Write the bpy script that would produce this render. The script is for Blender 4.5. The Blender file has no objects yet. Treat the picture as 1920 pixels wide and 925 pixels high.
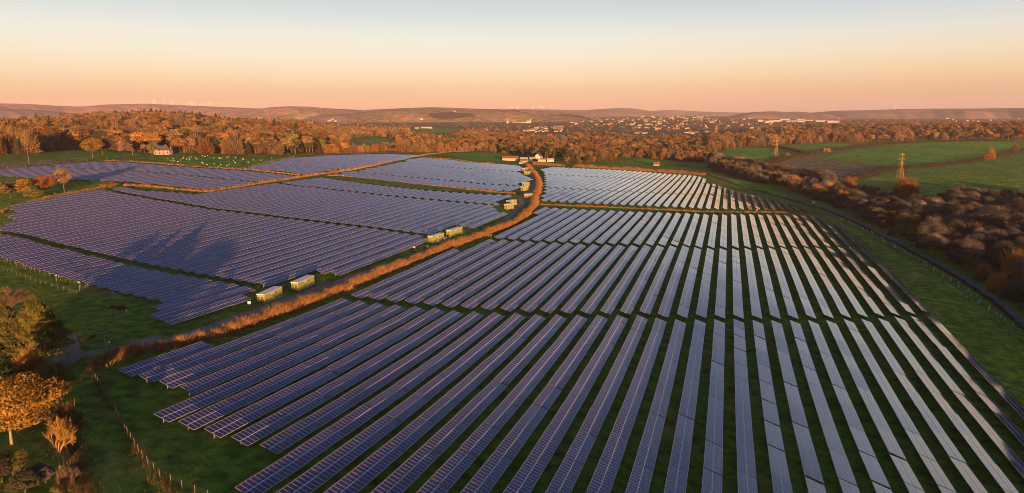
import bpy, math, random
import numpy as np
from mathutils import Vector, Matrix
from mathutils.geometry import delaunay_2d_cdt

RNG = np.random.default_rng(7)
random.seed(7)
R = math.radians
scene = bpy.context.scene
COL = scene.collection

# ------------------------------------------------------------------ camera
F, HOR, YAW, CZ = 1280.0, 215.0, 0.3031, 60.0
PITCH = math.atan((462.5 - HOR) / F)
cam_data = bpy.data.cameras.new('camera')
cam_data.sensor_width = 36.0
cam_data.lens = F / 1920.0 * 36.0
cam_data.clip_start = 0.5
cam_data.clip_end = 60000.0
cam = bpy.data.objects.new('camera', cam_data)
COL.objects.link(cam)
cam.location = (0, 0, CZ)
cam.rotation_euler = (math.pi / 2 - PITCH, 0, YAW)
scene.camera = cam

# ------------------------------------------------------------------ light
SUN_EL, SUN_AZ = R(3.6), R(150.0)             # azimuth clockwise from +Y
EXPOSURE = 1.5
sun_dir = Vector((math.sin(SUN_AZ) * math.cos(SUN_EL), math.cos(SUN_AZ) * math.cos(SUN_EL), math.sin(SUN_EL)))
sd = bpy.data.lights.new('sun', 'SUN')
sd.energy = 5.0
sd.angle = R(0.5)
sd.color = (1.0, 0.50, 0.20)
sun = bpy.data.objects.new('sun', sd)
COL.objects.link(sun)
sun.rotation_euler = (-sun_dir).to_track_quat('-Z', 'Y').to_euler()

world = bpy.data.worlds.new('World')
scene.world = world
world.use_nodes = True
nt = world.node_tree
nt.nodes.clear()
w_out = nt.nodes.new('ShaderNodeOutputWorld')
sky = nt.nodes.new('ShaderNodeTexSky')
sky.sky_type = 'NISHITA'
sky.sun_disc = False
sky.sun_elevation = SUN_EL
sky.sun_rotation = SUN_AZ
sky.air_density = 1.0
sky.dust_density = 1.5
bg1 = nt.nodes.new('ShaderNodeBackground')
bg1.inputs[1].default_value = 0.02
nt.links.new(sky.outputs[0], bg1.inputs[0])
tc = nt.nodes.new('ShaderNodeTexCoord')
sep = nt.nodes.new('ShaderNodeSeparateXYZ')
nt.links.new(tc.outputs['Generated'], sep.inputs[0])
mr = nt.nodes.new('ShaderNodeMapRange')        # sine of elevation -> 0..1 with the low sky spread out
mr.inputs['From Min'].default_value = 0.0
mr.inputs['From Max'].default_value = 1.0
nt.links.new(sep.outputs['Z'], mr.inputs['Value'])
pw = nt.nodes.new('ShaderNodeMath'); pw.operation = 'POWER'; pw.inputs[1].default_value = 0.5
nt.links.new(mr.outputs[0], pw.inputs[0])
ramp = nt.nodes.new('ShaderNodeValToRGB')
nt.links.new(pw.outputs[0], ramp.inputs[0])
def lin(r, g, b):
    return tuple(((c / 255) / 12.92 if c <= 10 else ((c / 255 + 0.055) / 1.055) ** 2.4) for c in (r, g, b)) + (1,)
def sky_stops(rp, stops):
    el = rp.color_ramp.elements
    while len(el) > 1: el.remove(el[-1])
    for i, (deg, c) in enumerate(stops):
        p = math.sqrt(max(0, math.sin(R(deg))))
        e = el[0] if i == 0 else el.new(p)
        e.position = p; e.color = lin(*c)
sky_stops(ramp, [(0, (224, 166, 134)), (0.9, (229, 180, 148)), (2.0, (236, 197, 163)), (3.3, (242, 217, 188)), (4.6, (237, 228, 212)),
                 (6.0, (230, 228, 222)), (7.6, (206, 214, 218)), (9.5, (182, 196, 207)), (14, (116, 142, 178)), (20, (84, 112, 156)), (30, (56, 84, 132)), (50, (36, 60, 108)), (90, (24, 42, 80))])
ramp2 = nt.nodes.new('ShaderNodeValToRGB')     # the mauve of the earth's shadow, on the right
nt.links.new(pw.outputs[0], ramp2.inputs[0])
sky_stops(ramp2, [(0, (184, 150, 146)), (0.9, (200, 160, 146)), (2.0, (220, 178, 148)), (3.3, (234, 202, 168)), (4.6, (234, 217, 194)),
                  (6.0, (222, 220, 214)), (7.6, (200, 208, 217)), (9.5, (168, 184, 206)), (14, (112, 138, 176)), (20, (84, 112, 156)), (30, (56, 84, 132)), (50, (36, 60, 108)), (90, (24, 42, 80))])
azd = nt.nodes.new('ShaderNodeVectorMath'); azd.operation = 'DOT_PRODUCT'
nt.links.new(tc.outputs['Generated'], azd.inputs[0])
azd.inputs[1].default_value = (math.cos(YAW), math.sin(YAW), 0)   # to the right of the view
mz = nt.nodes.new('ShaderNodeMapRange'); mz.interpolation_type = 'SMOOTHSTEP'
mz.inputs['From Min'].default_value = -0.05; mz.inputs['From Max'].default_value = 0.62
nt.links.new(azd.outputs['Value'], mz.inputs['Value'])
mixs = nt.nodes.new('ShaderNodeMixRGB')
nt.links.new(mz.outputs[0], mixs.inputs[0]); nt.links.new(ramp.outputs[0], mixs.inputs[1]); nt.links.new(ramp2.outputs[0], mixs.inputs[2])
bg2 = nt.nodes.new('ShaderNodeBackground')
bg2.inputs[1].default_value = 0.325
nt.links.new(mixs.outputs[0], bg2.inputs[0])
addw = nt.nodes.new('ShaderNodeAddShader')
nt.links.new(bg1.outputs[0], addw.inputs[0]); nt.links.new(bg2.outputs[0], addw.inputs[1])
nt.links.new(addw.outputs[0], w_out.inputs['Surface'])

vs = scene.view_settings
vs.view_transform = 'Standard'
vs.look = 'None'
vs.exposure = EXPOSURE
vs.gamma = 1.0
vs.use_curve_mapping = False
scene.cycles.filter_width = 0.9
scene.cycles.max_bounces = 5
scene.cycles.diffuse_bounces = 2
scene.cycles.glossy_bounces = 3
scene.cycles.transparent_max_bounces = 6

# ------------------------------------------------------------------ terrain
SC = np.array([-41.98, -36.8, -32.36, -29.1, -26.75, -25.18, -24.47, -24.52, -25.05, -25.76, -41.22, -38.73, -36.2, -33.93, -32.39, -31.96, -32.36, -33.12, -33.91, -34.65, -39.73, -40.95, -40.74, -38.61, -37.84, -38.9, -40.45, -41.74, -42.64, -43.37, -36.79, -43.43, -46.53, -43.09, -43.59, -46.32, -48.8, -50.16, -50.97, -51.79, -33.14, -45.33, -51.26, -50.57, -51.62, -53.35, -55.7, -57.34, -58.7, -59.95, -33.02, -48.45, -55.9, -57.79, -59.62, -59.21, -62.33, -64.39, -66.16, -67.9, -45.56, -61.49, -65.59, -61.92, -64.21, -65.24, -69.45, -71.74, -73.64, -75.79, -64.84, -71.98, -72.59, -70.47, -69.67, -70.89, -74.86, -78.19, -80.98, -83.81, -84.1, -81.81, -79.55, -77.82, -76.64, -77.43, -80.2, -84.01, -88.0, -91.91])
SX0, SX1, SY0, SY1, SNX, SNY = -520., 140., 60., 820., 9, 10
TABLE_Z = 1.2                                 # height of a table's middle above the grass
def _bs(t):
    return ((1 - t) ** 3 / 6, (3 * t ** 3 - 6 * t ** 2 + 4) / 6, (-3 * t ** 3 + 3 * t ** 2 + 3 * t + 1) / 6, t ** 3 / 6)
def spline(x, y):
    x = np.clip(x, SX0, SX1 - 1e-6); y = np.clip(y, SY0, SY1 - 1e-6)
    u = (x - SX0) / ((SX1 - SX0) / (SNX - 3)); v = (y - SY0) / ((SY1 - SY0) / (SNY - 3))
    i = u.astype(int); j = v.astype(int)
    bu = _bs(u - i); bv = _bs(v - j)
    z = np.zeros_like(x)
    for a in range(4):
        for b in range(4):
            z += bu[a] * bv[b] * SC[(i + a) * SNY + j + b]
    return z
PXN = np.array([-1200, -600, 0, 300, 500, 700, 1000, 1300, 1500, 1920, 2600, 3400.])
DN = np.log(np.array([650, 1000, 1400, 1900, 2600, 3600, 5000, 7000, 10000, 22000.]))
FZ = np.array([[-55, -55, -55, -55, -55, -55, -55, -55, -55, -55],
               [-38, -36, -34, -36, -42, -48, -50, -40, -30, -30],
               [-38, -36, -32, -33, -40, -48, -50, -40, -30, -30],
               [-42, -39, -25, -14, -25, -44, -50, -40, -30, -30],
               [-47, -45, -39, -35, -42, -50, -50, -40, -30, -30],
               [-52, -54, -55, -55, -55, -55, -52, -42, -30, -30],
               [-60, -62, -64, -64, -63, -60, -48, -35, -25, -25],
               [-68, -70, -71, -71, -68, -62, -40, -25, -20, -20],
               [-72, -73, -74, -74, -55, -55, -45, -35, -25, -20],
               [-72, -74, -75, -73, -42, -48, -45, -38, -28, -20],
               [-72, -74, -75, -73, -42, -48, -45, -38, -28, -20],
               [-55, -55, -55, -55, -55, -55, -55, -55, -55, -55.]])
FWD = np.array((-math.sin(YAW), math.cos(YAW))); RGT = np.array((math.cos(YAW), math.sin(YAW)))
def smooth(t):
    t = np.clip(t, 0, 1); return t * t * (3 - 2 * t)
def farz(x, y, d):
    a = x * FWD[0] + y * FWD[1]; b = x * RGT[0] + y * RGT[1]
    ang = np.arctan2(b, a)
    px = 960 + F * np.tan(np.clip(ang, -1.1, 1.1))
    px = np.where(np.abs(ang) > 1.05, np.where(ang < 0, -1200, 3400), px)
    fi = np.clip(np.interp(px, PXN, np.arange(12)), 0, 10.9999); ld = np.log(np.maximum(d, 1))
    fj = np.clip(np.interp(ld, DN, np.arange(10)), 0, 8.9999)
    i = fi.astype(int); j = fj.astype(int); u = smooth(fi - i); v = fj - j
    return (FZ[i, j] * (1 - u) + FZ[i + 1, j] * u) * (1 - v) + (FZ[i, j + 1] * (1 - u) + FZ[i + 1, j + 1] * u) * v
SHADE_RIDGE_TOP, SHADE_RIDGE_S = -30.0, -360.0
def terrain(x, y):
    """height of the ground (world z) at x, y"""
    x = np.asarray(x, float); y = np.asarray(y, float)
    d = np.hypot(x, y)
    site = spline(x, y) - TABLE_Z
    w = smooth((d - 600) / 400)
    w = np.where(y < -100, 0, w)
    z = site * (1 - w) + farz(x, y, d) * w
    z += w * (1.5 * np.sin(x * .013 + 1) * np.sin(y * .011) + .8 * np.sin(x * .041 + y * .017))
    # an added, unseen ridge behind the camera, shaped to shade the right side
    s = -0.5 * x + 0.866 * y; l = 0.866 * x + 0.5 * y
    crest = SHADE_RIDGE_TOP + 2.0 * np.sin(l * .012 + .7) + 1.5 * np.sin(l * .031 + 2) + 1.0 * np.sin(l * .083)
    crest = crest + 11.5 * smooth((l - 40) / 170)  # raised on the right so its shadow covers the thicket
    k = smooth((-140 - s) / 220)
    z = np.where(crest > z, z * (1 - k) + crest * k, z)
    return z + CZ
def tz(x, y):
    return float(terrain(np.array([x]), np.array([y]))[0])
def ray(px, py):
    b = (px - 960) / F; u = (462.5 - py) / F
    a = math.cos(PITCH) + u * math.sin(PITCH); zz = -math.sin(PITCH) + u * math.cos(PITCH)
    return np.array([a * FWD[0] + b * RGT[0], a * FWD[1] + b * RGT[1], zz])
TS = np.geomspace(25, 20000, 1500)
def at(px, py, dz=0.0, far=None):
    """the point of the ground (raised by dz) seen at a pixel of the 1920 wide photo; for pixels over the skyline a distance"""
    r = ray(px, py)
    hgt = CZ + TS * r[2] - terrain(TS * r[0], TS * r[1]) - dz
    k = np.nonzero(hgt < 0)[0]
    if len(k) == 0:
        h = math.hypot(r[0], r[1]); t = (far or 9000) / h
        return Vector((t * r[0], t * r[1], tz(t * r[0], t * r[1])))
    lo, hi = TS[max(k[0] - 1, 0)], TS[k[0]]
    for _ in range(30):
        m = (lo + hi) / 2
        if CZ + m * r[2] - tz(m * r[0], m * r[1]) - dz < 0: hi = m
        else: lo = m
    return Vector((hi * r[0], hi * r[1], tz(hi * r[0], hi * r[1])))
def top_z(px, py, p):
    """world height at which the ray through px, py passes over the point p"""
    r = ray(px, py); h = math.hypot(r[0], r[1])
    return CZ + r[2] / h * math.hypot(p[0], p[1])
def pix(x, y, z):
    a = x * FWD[0] + y * FWD[1]; b = x * RGT[0] + y * RGT[1]; zz = z - CZ
    dd = a * math.cos(PITCH) - zz * math.sin(PITCH); up = a * math.sin(PITCH) + zz * math.cos(PITCH)
    return 960 + F * b / dd, 462.5 - F * up / dd
def mpp(p):
    """metres per photo pixel at a point"""
    return (p[0] * FWD[0] + p[1] * FWD[1]) * math.cos(PITCH) / F + abs(p[2] - CZ) * math.sin(PITCH) / F

# ------------------------------------------------------------------ helpers
def mesh(name, V, Fc, mats, mi=None, smooth_=False):
    me = bpy.data.meshes.new(name)
    V = np.asarray(V, dtype=np.float32).reshape(-1, 3)
    if isinstance(Fc, np.ndarray):
        n, k = Fc.shape
        me.vertices.add(len(V)); me.vertices.foreach_set('co', V.ravel())
        me.loops.add(n * k); me.loops.foreach_set('vertex_index', Fc.astype(np.int32).ravel())
        me.polygons.add(n)
        me.polygons.foreach_set('loop_start', np.arange(0, n * k, k, dtype=np.int32))
        me.polygons.foreach_set('loop_total', np.full(n, k, dtype=np.int32))
    else:
        me.from_pydata(V.tolist(), [], Fc)
    for m in (mats if isinstance(mats, (list, tuple)) else [mats]): me.materials.append(m)
    if mi is not None: me.polygons.foreach_set('material_index', np.asarray(mi, dtype=np.int32))
    if smooth_: me.polygons.foreach_set('use_smooth', np.ones(len(me.polygons), dtype=bool))
    me.update(calc_edges=True)
    return me
def link(name, me, parent=None, loc=None, rot=None):
    o = bpy.data.objects.new(name, me)
    COL.objects.link(o)
    if parent is not None: o.parent = parent
    if loc is not None: o.location = loc
    if rot is not None: o.rotation_euler = rot
    return o
def tag(o, label, cat=None, group=None, kind=None):
    if label: o['label'] = label
    if cat: o['category'] = cat
    if group: o['group'] = group
    if kind: o['kind'] = kind
    return o
def thing(name, label, cat, loc=(0, 0, 0), rz=0.0, group=None):
    return tag(link(name, None, None, loc, (0, 0, rz)), label, cat, group)
def structure(name, me, label=None, cat=None):
    o = link(name, me); o['kind'] = 'structure'
    tag(o, label, cat)
    return o
def dup(o, parent=None, loc=None, rz=None):
    c = o.copy(); COL.objects.link(c)
    if parent is not None: c.parent = parent
    if loc is not None: c.location = loc
    if rz is not None: c.rotation_euler = (0, 0, rz)
    for ch in list(o.children): dup(ch, c)
    return c
class MB:
    """collects boxes, bars and free polygons for one mesh"""
    def __init__(s): s.v = []; s.f = []; s.m = []
    def poly(s, pts, m=0):
        b = len(s.v); s.v += [tuple(p) for p in pts]; s.f.append(tuple(range(b, b + len(pts)))); s.m.append(m); return s
    def hexa(s, p, m=0):
        b = len(s.v); s.v += [tuple(q) for q in p]
        for q in ((0, 3, 2, 1), (4, 5, 6, 7), (0, 1, 5, 4), (1, 2, 6, 5), (2, 3, 7, 6), (3, 0, 4, 7)):
            s.f.append(tuple(b + k for k in q)); s.m.append(m)
        return s
    def box(s, x0, x1, y0, y1, z0, z1, m=0):
        return s.hexa([(x0, y0, z0), (x1, y0, z0), (x1, y1, z0), (x0, y1, z0), (x0, y0, z1), (x1, y0, z1), (x1, y1, z1), (x0, y1, z1)], m)
    def bar(s, a, b, w, w2=None, m=0):
        a = Vector(a); b = Vector(b); w2 = w if w2 is None else w2
        d = (b - a).normalized(); u = d.cross(Vector((0, 0, 1)))
        u = Vector((1, 0, 0)) if u.length < 1e-3 else u.normalized()
        v = d.cross(u).normalized()
        P = [p + u * sx * ww / 2 + v * sy * ww / 2 for p, ww in ((a, w), (b, w2)) for sx, sy in ((-1, -1), (1, -1), (1, 1), (-1, 1))]
        return s.hexa(P, m)
    def tube(s, a, b, r1, r2, n=8, m=0, caps=True):
        a = Vector(a); b = Vector(b); d = (b - a).normalized(); u = d.orthogonal().normalized(); v = d.cross(u)
        k = len(s.v)
        for p, r in ((a, r1), (b, r2)):
            for i in range(n):
                t = 2 * math.pi * i / n; s.v.append(tuple(p + u * math.cos(t) * r + v * math.sin(t) * r))
        for i in range(n):
            j = (i + 1) % n; s.f.append((k + i, k + j, k + n + j, k + n + i)); s.m.append(m)
        if caps:
            s.f.append(tuple(range(k + n - 1, k - 1, -1))); s.m.append(m); s.f.append(tuple(range(k + n, k + 2 * n))); s.m.append(m)
        return s
    def mesh(s, name, mats): return mesh(name, s.v, s.f, mats, s.m)
    def obj(s, name, mats, parent=None, loc=None, rot=None): return link(name, s.mesh(name, mats), parent, loc, rot)

def mat(name, c1, c2=None, scale=1.0, rough=0.85, detail=4.0, c3=None, spec=0.3, rnd=0.0, metal=0.0, coords='Object', lo=0.35, hi=0.65):
    m = bpy.data.materials.new(name); m.use_nodes = True
    n = m.node_tree.nodes; L = m.node_tree.links; b = n['Principled BSDF']
    b.inputs['Roughness'].default_value = rough
    b.inputs['Specular IOR Level'].default_value = spec
    b.inputs['Metallic'].default_value = metal
    out = None
    if c2 is None:
        b.inputs['Base Color'].default_value = (*c1, 1)
        rg = n.new('ShaderNodeRGB'); rg.outputs[0].default_value = (*c1, 1); out = rg.outputs[0]
    else:
        t = n.new('ShaderNodeTexCoord'); ns = n.new('ShaderNodeTexNoise')
        ns.inputs['Scale'].default_value = scale; ns.inputs['Detail'].default_value = detail; ns.inputs['Roughness'].default_value = 0.62
        L.new(t.outputs[coords], ns.inputs['Vector'])
        rp = n.new('ShaderNodeValToRGB'); e = rp.color_ramp.elements
        e[0].position = lo; e[0].color = (*c1, 1); e[1].position = hi; e[1].color = (*c2, 1)
        if c3: x = e.new((lo + hi) / 2); x.color = (*c3, 1)
        L.new(ns.outputs['Fac'], rp.inputs[0]); out = rp.outputs[0]
    if rnd:
        oi = n.new('ShaderNodeObjectInfo'); hs = n.new('ShaderNodeHueSaturation')
        a = n.new('ShaderNodeMapRange'); a.inputs['To Min'].default_value = 0.5 - 0.008 * rnd; a.inputs['To Max'].default_value = 0.5 + 0.022 * rnd
        v = n.new('ShaderNodeMapRange'); v.inputs['To Min'].default_value = 1 - 0.42 * rnd; v.inputs['To Max'].default_value = 1 + 0.35 * rnd
        ml = n.new('ShaderNodeMath'); ml.operation = 'MULTIPLY'; ml.inputs[1].default_value = 7.31
        fr = n.new('ShaderNodeMath'); fr.operation = 'FRACT'
        L.new(oi.outputs['Random'], a.inputs[0]); L.new(oi.outputs['Random'], ml.inputs[0]); L.new(ml.outputs[0], fr.inputs[0]); L.new(fr.outputs[0], v.inputs[0])
        L.new(a.outputs[0], hs.inputs['Hue']); L.new(v.outputs[0], hs.inputs['Value']); L.new(out, hs.inputs['Color']); out = hs.outputs[0]
    L.new(out, b.inputs['Base Color'])
    return m

def ordinal(n):
    u = ['', 'first', 'second', 'third', 'fourth', 'fifth', 'sixth', 'seventh', 'eighth', 'ninth', 'tenth', 'eleventh', 'twelfth', 'thirteenth',
         'fourteenth', 'fifteenth', 'sixteenth', 'seventeenth', 'eighteenth', 'nineteenth']
    if n < 20: return u[n]
    t = {2: 'twent', 3: 'thirt', 4: 'fort', 5: 'fift', 6: 'sixt', 7: 'sevent', 8: 'eight'}[n // 10]
    return t + 'ieth' if n % 10 == 0 else t + 'y-' + u[n % 10]

M = {}
M['grass'] = None
def ground_mat(name, a, b, c, big=0.012, fine=0.35, bump=0.25):
    """grass: broad patches, fine tufts"""
    m = bpy.data.materials.new(name); m.use_nodes = True
    n = m.node_tree.nodes; L = m.node_tree.links; bs = n['Principled BSDF']
    bs.inputs['Roughness'].default_value = 0.95; bs.inputs['Specular IOR Level'].default_value = 0.1
    t = n.new('ShaderNodeTexCoord')
    def noise(s, d):
        q = n.new('ShaderNodeTexNoise'); q.inputs['Scale'].default_value = s; q.inputs['Detail'].default_value = d; q.inputs['Roughness'].default_value = .6
        L.new(t.outputs['Object'], q.inputs['Vector']); return q.outputs['Fac']
    def rmp(src, p, q, lo, hi):
        r = n.new('ShaderNodeValToRGB'); e = r.color_ramp.elements; e[0].position = lo; e[0].color = p; e[1].position = hi; e[1].color = q
        L.new(src, r.inputs[0]); return r.outputs[0]
    def mix(f, p, q, mode='MIX'):
        x = n.new('ShaderNodeMixRGB'); x.blend_type = mode
        if isinstance(f, float): x.inputs[0].default_value = f
        else: L.new(f, x.inputs[0])
        L.new(p, x.inputs[1]); L.new(q, x.inputs[2]); return x.outputs[0]
    col = rmp(noise(big, 5), (*a, 1), (*b, 1), .38, .62)
    dry = rmp(noise(big * 4.3, 6), (0, 0, 0, 1), (1, 1, 1, 1), .52, .72)
    rg = n.new('ShaderNodeRGB'); rg.outputs[0].default_value = (*c, 1)
    col = mix(dry, col, rg.outputs[0])
    fr = rmp(noise(fine, 6), (.35, .37, .38, 1), (1.75, 1.65, 1.5, 1), .3, .7)
    col = mix(1.0, col, fr, 'MULTIPLY')
    L.new(col, bs.inputs['Base Color'])
    bp = n.new('ShaderNodeBump'); bp.inputs['Strength'].default_value = bump; bp.inputs['Distance'].default_value = .3
    L.new(noise(fine * 2.2, 4), bp.inputs['Height']); L.new(bp.outputs[0], bs.inputs['Normal'])
    return m
# ------------------------------------------------------------------ ground
M['grass'] = ground_mat('grass', (.080, .165, .014), (.125, .215, .021), (.20, .22, .045))
M['green_field'] = ground_mat('green_field', (.080, .28, .012), (.115, .33, .018), (.19, .33, .04), big=.006, fine=.12)
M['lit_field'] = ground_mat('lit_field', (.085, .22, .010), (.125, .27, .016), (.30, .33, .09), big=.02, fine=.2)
M['verge'] = ground_mat('verge_grass', (.15, .235, .018), (.20, .29, .024), (.29, .31, .06), big=.02, fine=.3)
M['rough_pasture'] = ground_mat('rough_pasture', (.17, .15, .08), (.22, .19, .10), (.12, .13, .05), big=.03, fine=.12)
M['gravel'] = mat('gravel', (.17, .155, .14), (.29, .27, .245), .8, .95, spec=.1, c3=(.23, .21, .19))
M['asphalt'] = mat('asphalt', (.11, .11, .115), (.16, .157, .155), .6, .9, spec=.2)

def polar_ground():
    ang = np.concatenate([np.arange(-180, -56, 4), np.arange(-56, 56, .3), np.arange(56, 180, 4)]) * math.pi / 180
    dist = np.concatenate([[0.0], np.geomspace(14, 900, 190), np.geomspace(915, 14500, 110)])
    A, D = np.meshgrid(ang, dist, indexing='ij')
    x = D * (np.cos(A) * FWD[0] + np.sin(A) * RGT[0]); y = D * (np.cos(A) * FWD[1] + np.sin(A) * RGT[1])
    z = terrain(x, y)
    na, nd = A.shape
    idx = np.arange(na * nd).reshape(na, nd); nxt = np.roll(idx, -1, 0)
    q = np.stack([idx[:, :-1], nxt[:, :-1], nxt[:, 1:], idx[:, 1:]], -1).reshape(-1, 4)[:, ::-1]
    return mesh('ground', np.stack([x, y, z], -1).reshape(-1, 3), q, M['grass'], None, True)
structure('ground', polar_ground())

def densify(P, step, closed=True):
    out = []
    n = len(P)
    for i in range(n if closed else n - 1):
        a = Vector(P[i][:2]); b = Vector(P[(i + 1) % n][:2]); k = max(1, int((b - a).length / step))
        out += [a.lerp(b, j / k) for j in range(k)]
    if not closed: out.append(Vector(P[-1][:2]))
    return out
def in_poly(x, y, P):
    c = False; n = len(P)
    for i in range(n):
        x1, y1 = P[i][0], P[i][1]; x2, y2 = P[i - 1][0], P[i - 1][1]
        if (y1 > y) != (y2 > y) and x < (x2 - x1) * (y - y1) / (y2 - y1) + x1: c = not c
    return c
def sheet_mesh(name, plan, m, step, up):
    B = densify(plan, step)
    pts = list(B); nb = len(B)
    xs = [p.x for p in B]; ys = [p.y for p in B]
    bp = [(p.x, p.y) for p in B]
    gx = np.arange(min(xs), max(xs), step); gy = np.arange(min(ys), max(ys), step)
    for x in gx:
        for y in gy:
            if in_poly(x, y, bp): pts.append(Vector((x, y)))
    r = delaunay_2d_cdt(pts, [(i, (i + 1) % nb) for i in range(nb)], [list(range(nb))], 1, 1e-4)
    V = np.array([(p.x, p.y) for p in r[0]])
    z = terrain(V[:, 0], V[:, 1]) + up
    fc = [f for f in r[2]]
    fc = [f if ((V[f[1]] - V[f[0]])[0] * (V[f[2]] - V[f[0]])[1] - (V[f[1]] - V[f[0]])[1] * (V[f[2]] - V[f[0]])[0]) > 0 else f[::-1] for f in fc]
    return mesh(name, np.column_stack([V, z]), fc, m, None, True)
def field(name, px, m, step=12, up=.25):
    return structure(name, sheet_mesh(name, [at(*p) for p in px], m, step, up))
def strip_mesh(name, path, w, m, up=.05, step=3.0):
    P = densify(path, step, False)
    V = []
    for i, p in enumerate(P):
        d = (P[min(i + 1, len(P) - 1)] - P[max(i - 1, 0)]).normalized(); nrm = Vector((-d.y, d.x))
        ww = w(i / (len(P) - 1)) if callable(w) else w
        for k in (-.5, -.25, 0, .25, .5):
            q = p + nrm * k * ww * (1 + .08 * math.sin(i * 1.7 + k))
            V.append((q.x, q.y))
    V = np.array(V); z = terrain(V[:, 0], V[:, 1]) + up
    f = [(i * 5 + k, i * 5 + k + 5, i * 5 + k + 6, i * 5 + k + 1) for i in range(len(P) - 1) for k in range(4)]
    return mesh(name, np.column_stack([V, z]), f, m, None, True)

# fields to the right and far away
field('field', [(1541, 296), (1600, 282), (1650, 274), (1715, 268), (1770, 266), (1890, 266), (1912, 270), (1877, 287), (1852, 293), (1815, 299), (1752, 307), (1690, 311), (1640, 309), (1600, 303)], M['green_field'], 30)
field('rough_field', [(1440, 307), (1525, 291), (1545, 297), (1600, 304), (1640, 310), (1650, 319), (1605, 330), (1560, 334), (1490, 330), (1455, 322)], M['rough_pasture'], 20)
field('pasture', [(1615, 338), (1655, 325), (1752, 313), (1840, 303), (1920, 288), (2020, 276), (2040, 370), (1920, 376), (1877, 370), (1815, 378), (1765, 368), (1720, 374), (1715, 345)], M['lit_field'], 20)
field('meadow', [(1474, 273), (1560, 269), (1598, 272), (1560, 279), (1510, 284)], M['green_field'], 40)
field('meadow', [(1332, 287), (1385, 277), (1440, 279), (1452, 288), (1440, 298), (1410, 302), (1385, 297)], M['green_field'], 30)
field('meadow', [(1172, 297), (1210, 299), (1280, 307), (1272, 311), (1210, 305)], M['green_field'], 30)
field('meadow', [(1357, 335), (1390, 338), (1440, 352), (1482, 369), (1460, 369), (1397, 353), (1372, 342)], M['green_field'], 12)
field('meadow', [(660, 262), (700, 260), (735, 263), (728, 272), (695, 271)], M['lit_field'], 40, .5)
field('meadow', [(775, 240), (830, 240), (862, 246), (840, 252), (790, 248)], M['lit_field'], 60, .5)
field('meadow', [(838, 288), (900, 287), (955, 290), (930, 304), (893, 302), (860, 297)], M['green_field'], 20)
field('sheep_pasture', [(268, 296), (305, 294), (380, 292), (470, 292), (500, 294), (505, 303), (478, 312), (450, 317), (375, 312), (300, 306)], M['lit_field'], 20)
field('meadow', [(100, 295), (135, 283), (200, 285), (260, 288), (270, 292), (210, 299), (150, 303)], M['lit_field'], 20)
field('meadow', [(-60, 318), (0, 305), (60, 302), (140, 300), (160, 303), (96, 309), (39, 314), (0, 318)], M['rough_pasture'], 12)

field('verge', [(1548, 402), (1590, 424), (1640, 452), (1700, 485), (1750, 514), (1800, 546), (1850, 584), (1925, 655), (2010, 760), (2010, 850), (1930, 770), (1850, 693), (1795, 645), (1762, 612), (1720, 565), (1670, 505), (1630, 462), (1600, 438), (1560, 418)], M['verge'], 6, .06)
M['plain'] = ground_mat('plain_ground', (.085, .058, .034), (.125, .085, .05), (.075, .085, .03), big=.004, fine=.03)
def polar_pt(px, d):
    a = math.atan((px - 960) / F); return (d * (math.cos(a) * FWD[0] + math.sin(a) * RGT[0]), d * (math.cos(a) * FWD[1] + math.sin(a) * RGT[1]))
structure('plain', sheet_mesh('plain', [polar_pt(x, 7500) for x in range(2200, 500, -150)] + [polar_pt(x, 2900 if x < 900 else 2150 if x < 1420 else 2850) for x in range(550, 2250, 150)], M['plain'], 110, .6))
# tracks
TRACK = [at(*p) for p in [(60, 690), (120, 672), (160, 664), (230, 655), (330, 637), (430, 601), (510, 572), (600, 540), (680, 513), (760, 486), (820, 465), (850, 454), (900, 440), (935, 424), (958, 405), (975, 385), (988, 370), (999, 350), (1000, 335), (990, 318), (982, 308)]]
structure('track', strip_mesh('track', TRACK, 3.4, M['gravel'], .06))
structure('yard', sheet_mesh('yard', [at(*p) for p in [(118, 628), (142, 626), (150, 650), (158, 668), (120, 690), (100, 670)]], M['gravel'], 3, .05))
structure('yard', sheet_mesh('yard', [at(*p) for p in [(230, 655), (250, 640), (300, 630), (306, 640), (270, 655)]], M['gravel'], 3, .09))
structure('yard', sheet_mesh('yard', [at(*p) for p in [(976, 362), (995, 360), (992, 378), (975, 392), (972, 375)]], M['gravel'], 4, .09))
LANE = [at(*p) for p in [(1330, 327), (1400, 347), (1477, 362), (1525, 379), (1572, 398), (1615, 420), (1665, 446), (1715, 472), (1765, 497), (1815, 527), (1865, 562), (1920, 610), (2000, 690)]]
structure('lane', strip_mesh('lane', LANE, 4.4, M['asphalt'], .08))

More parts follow.
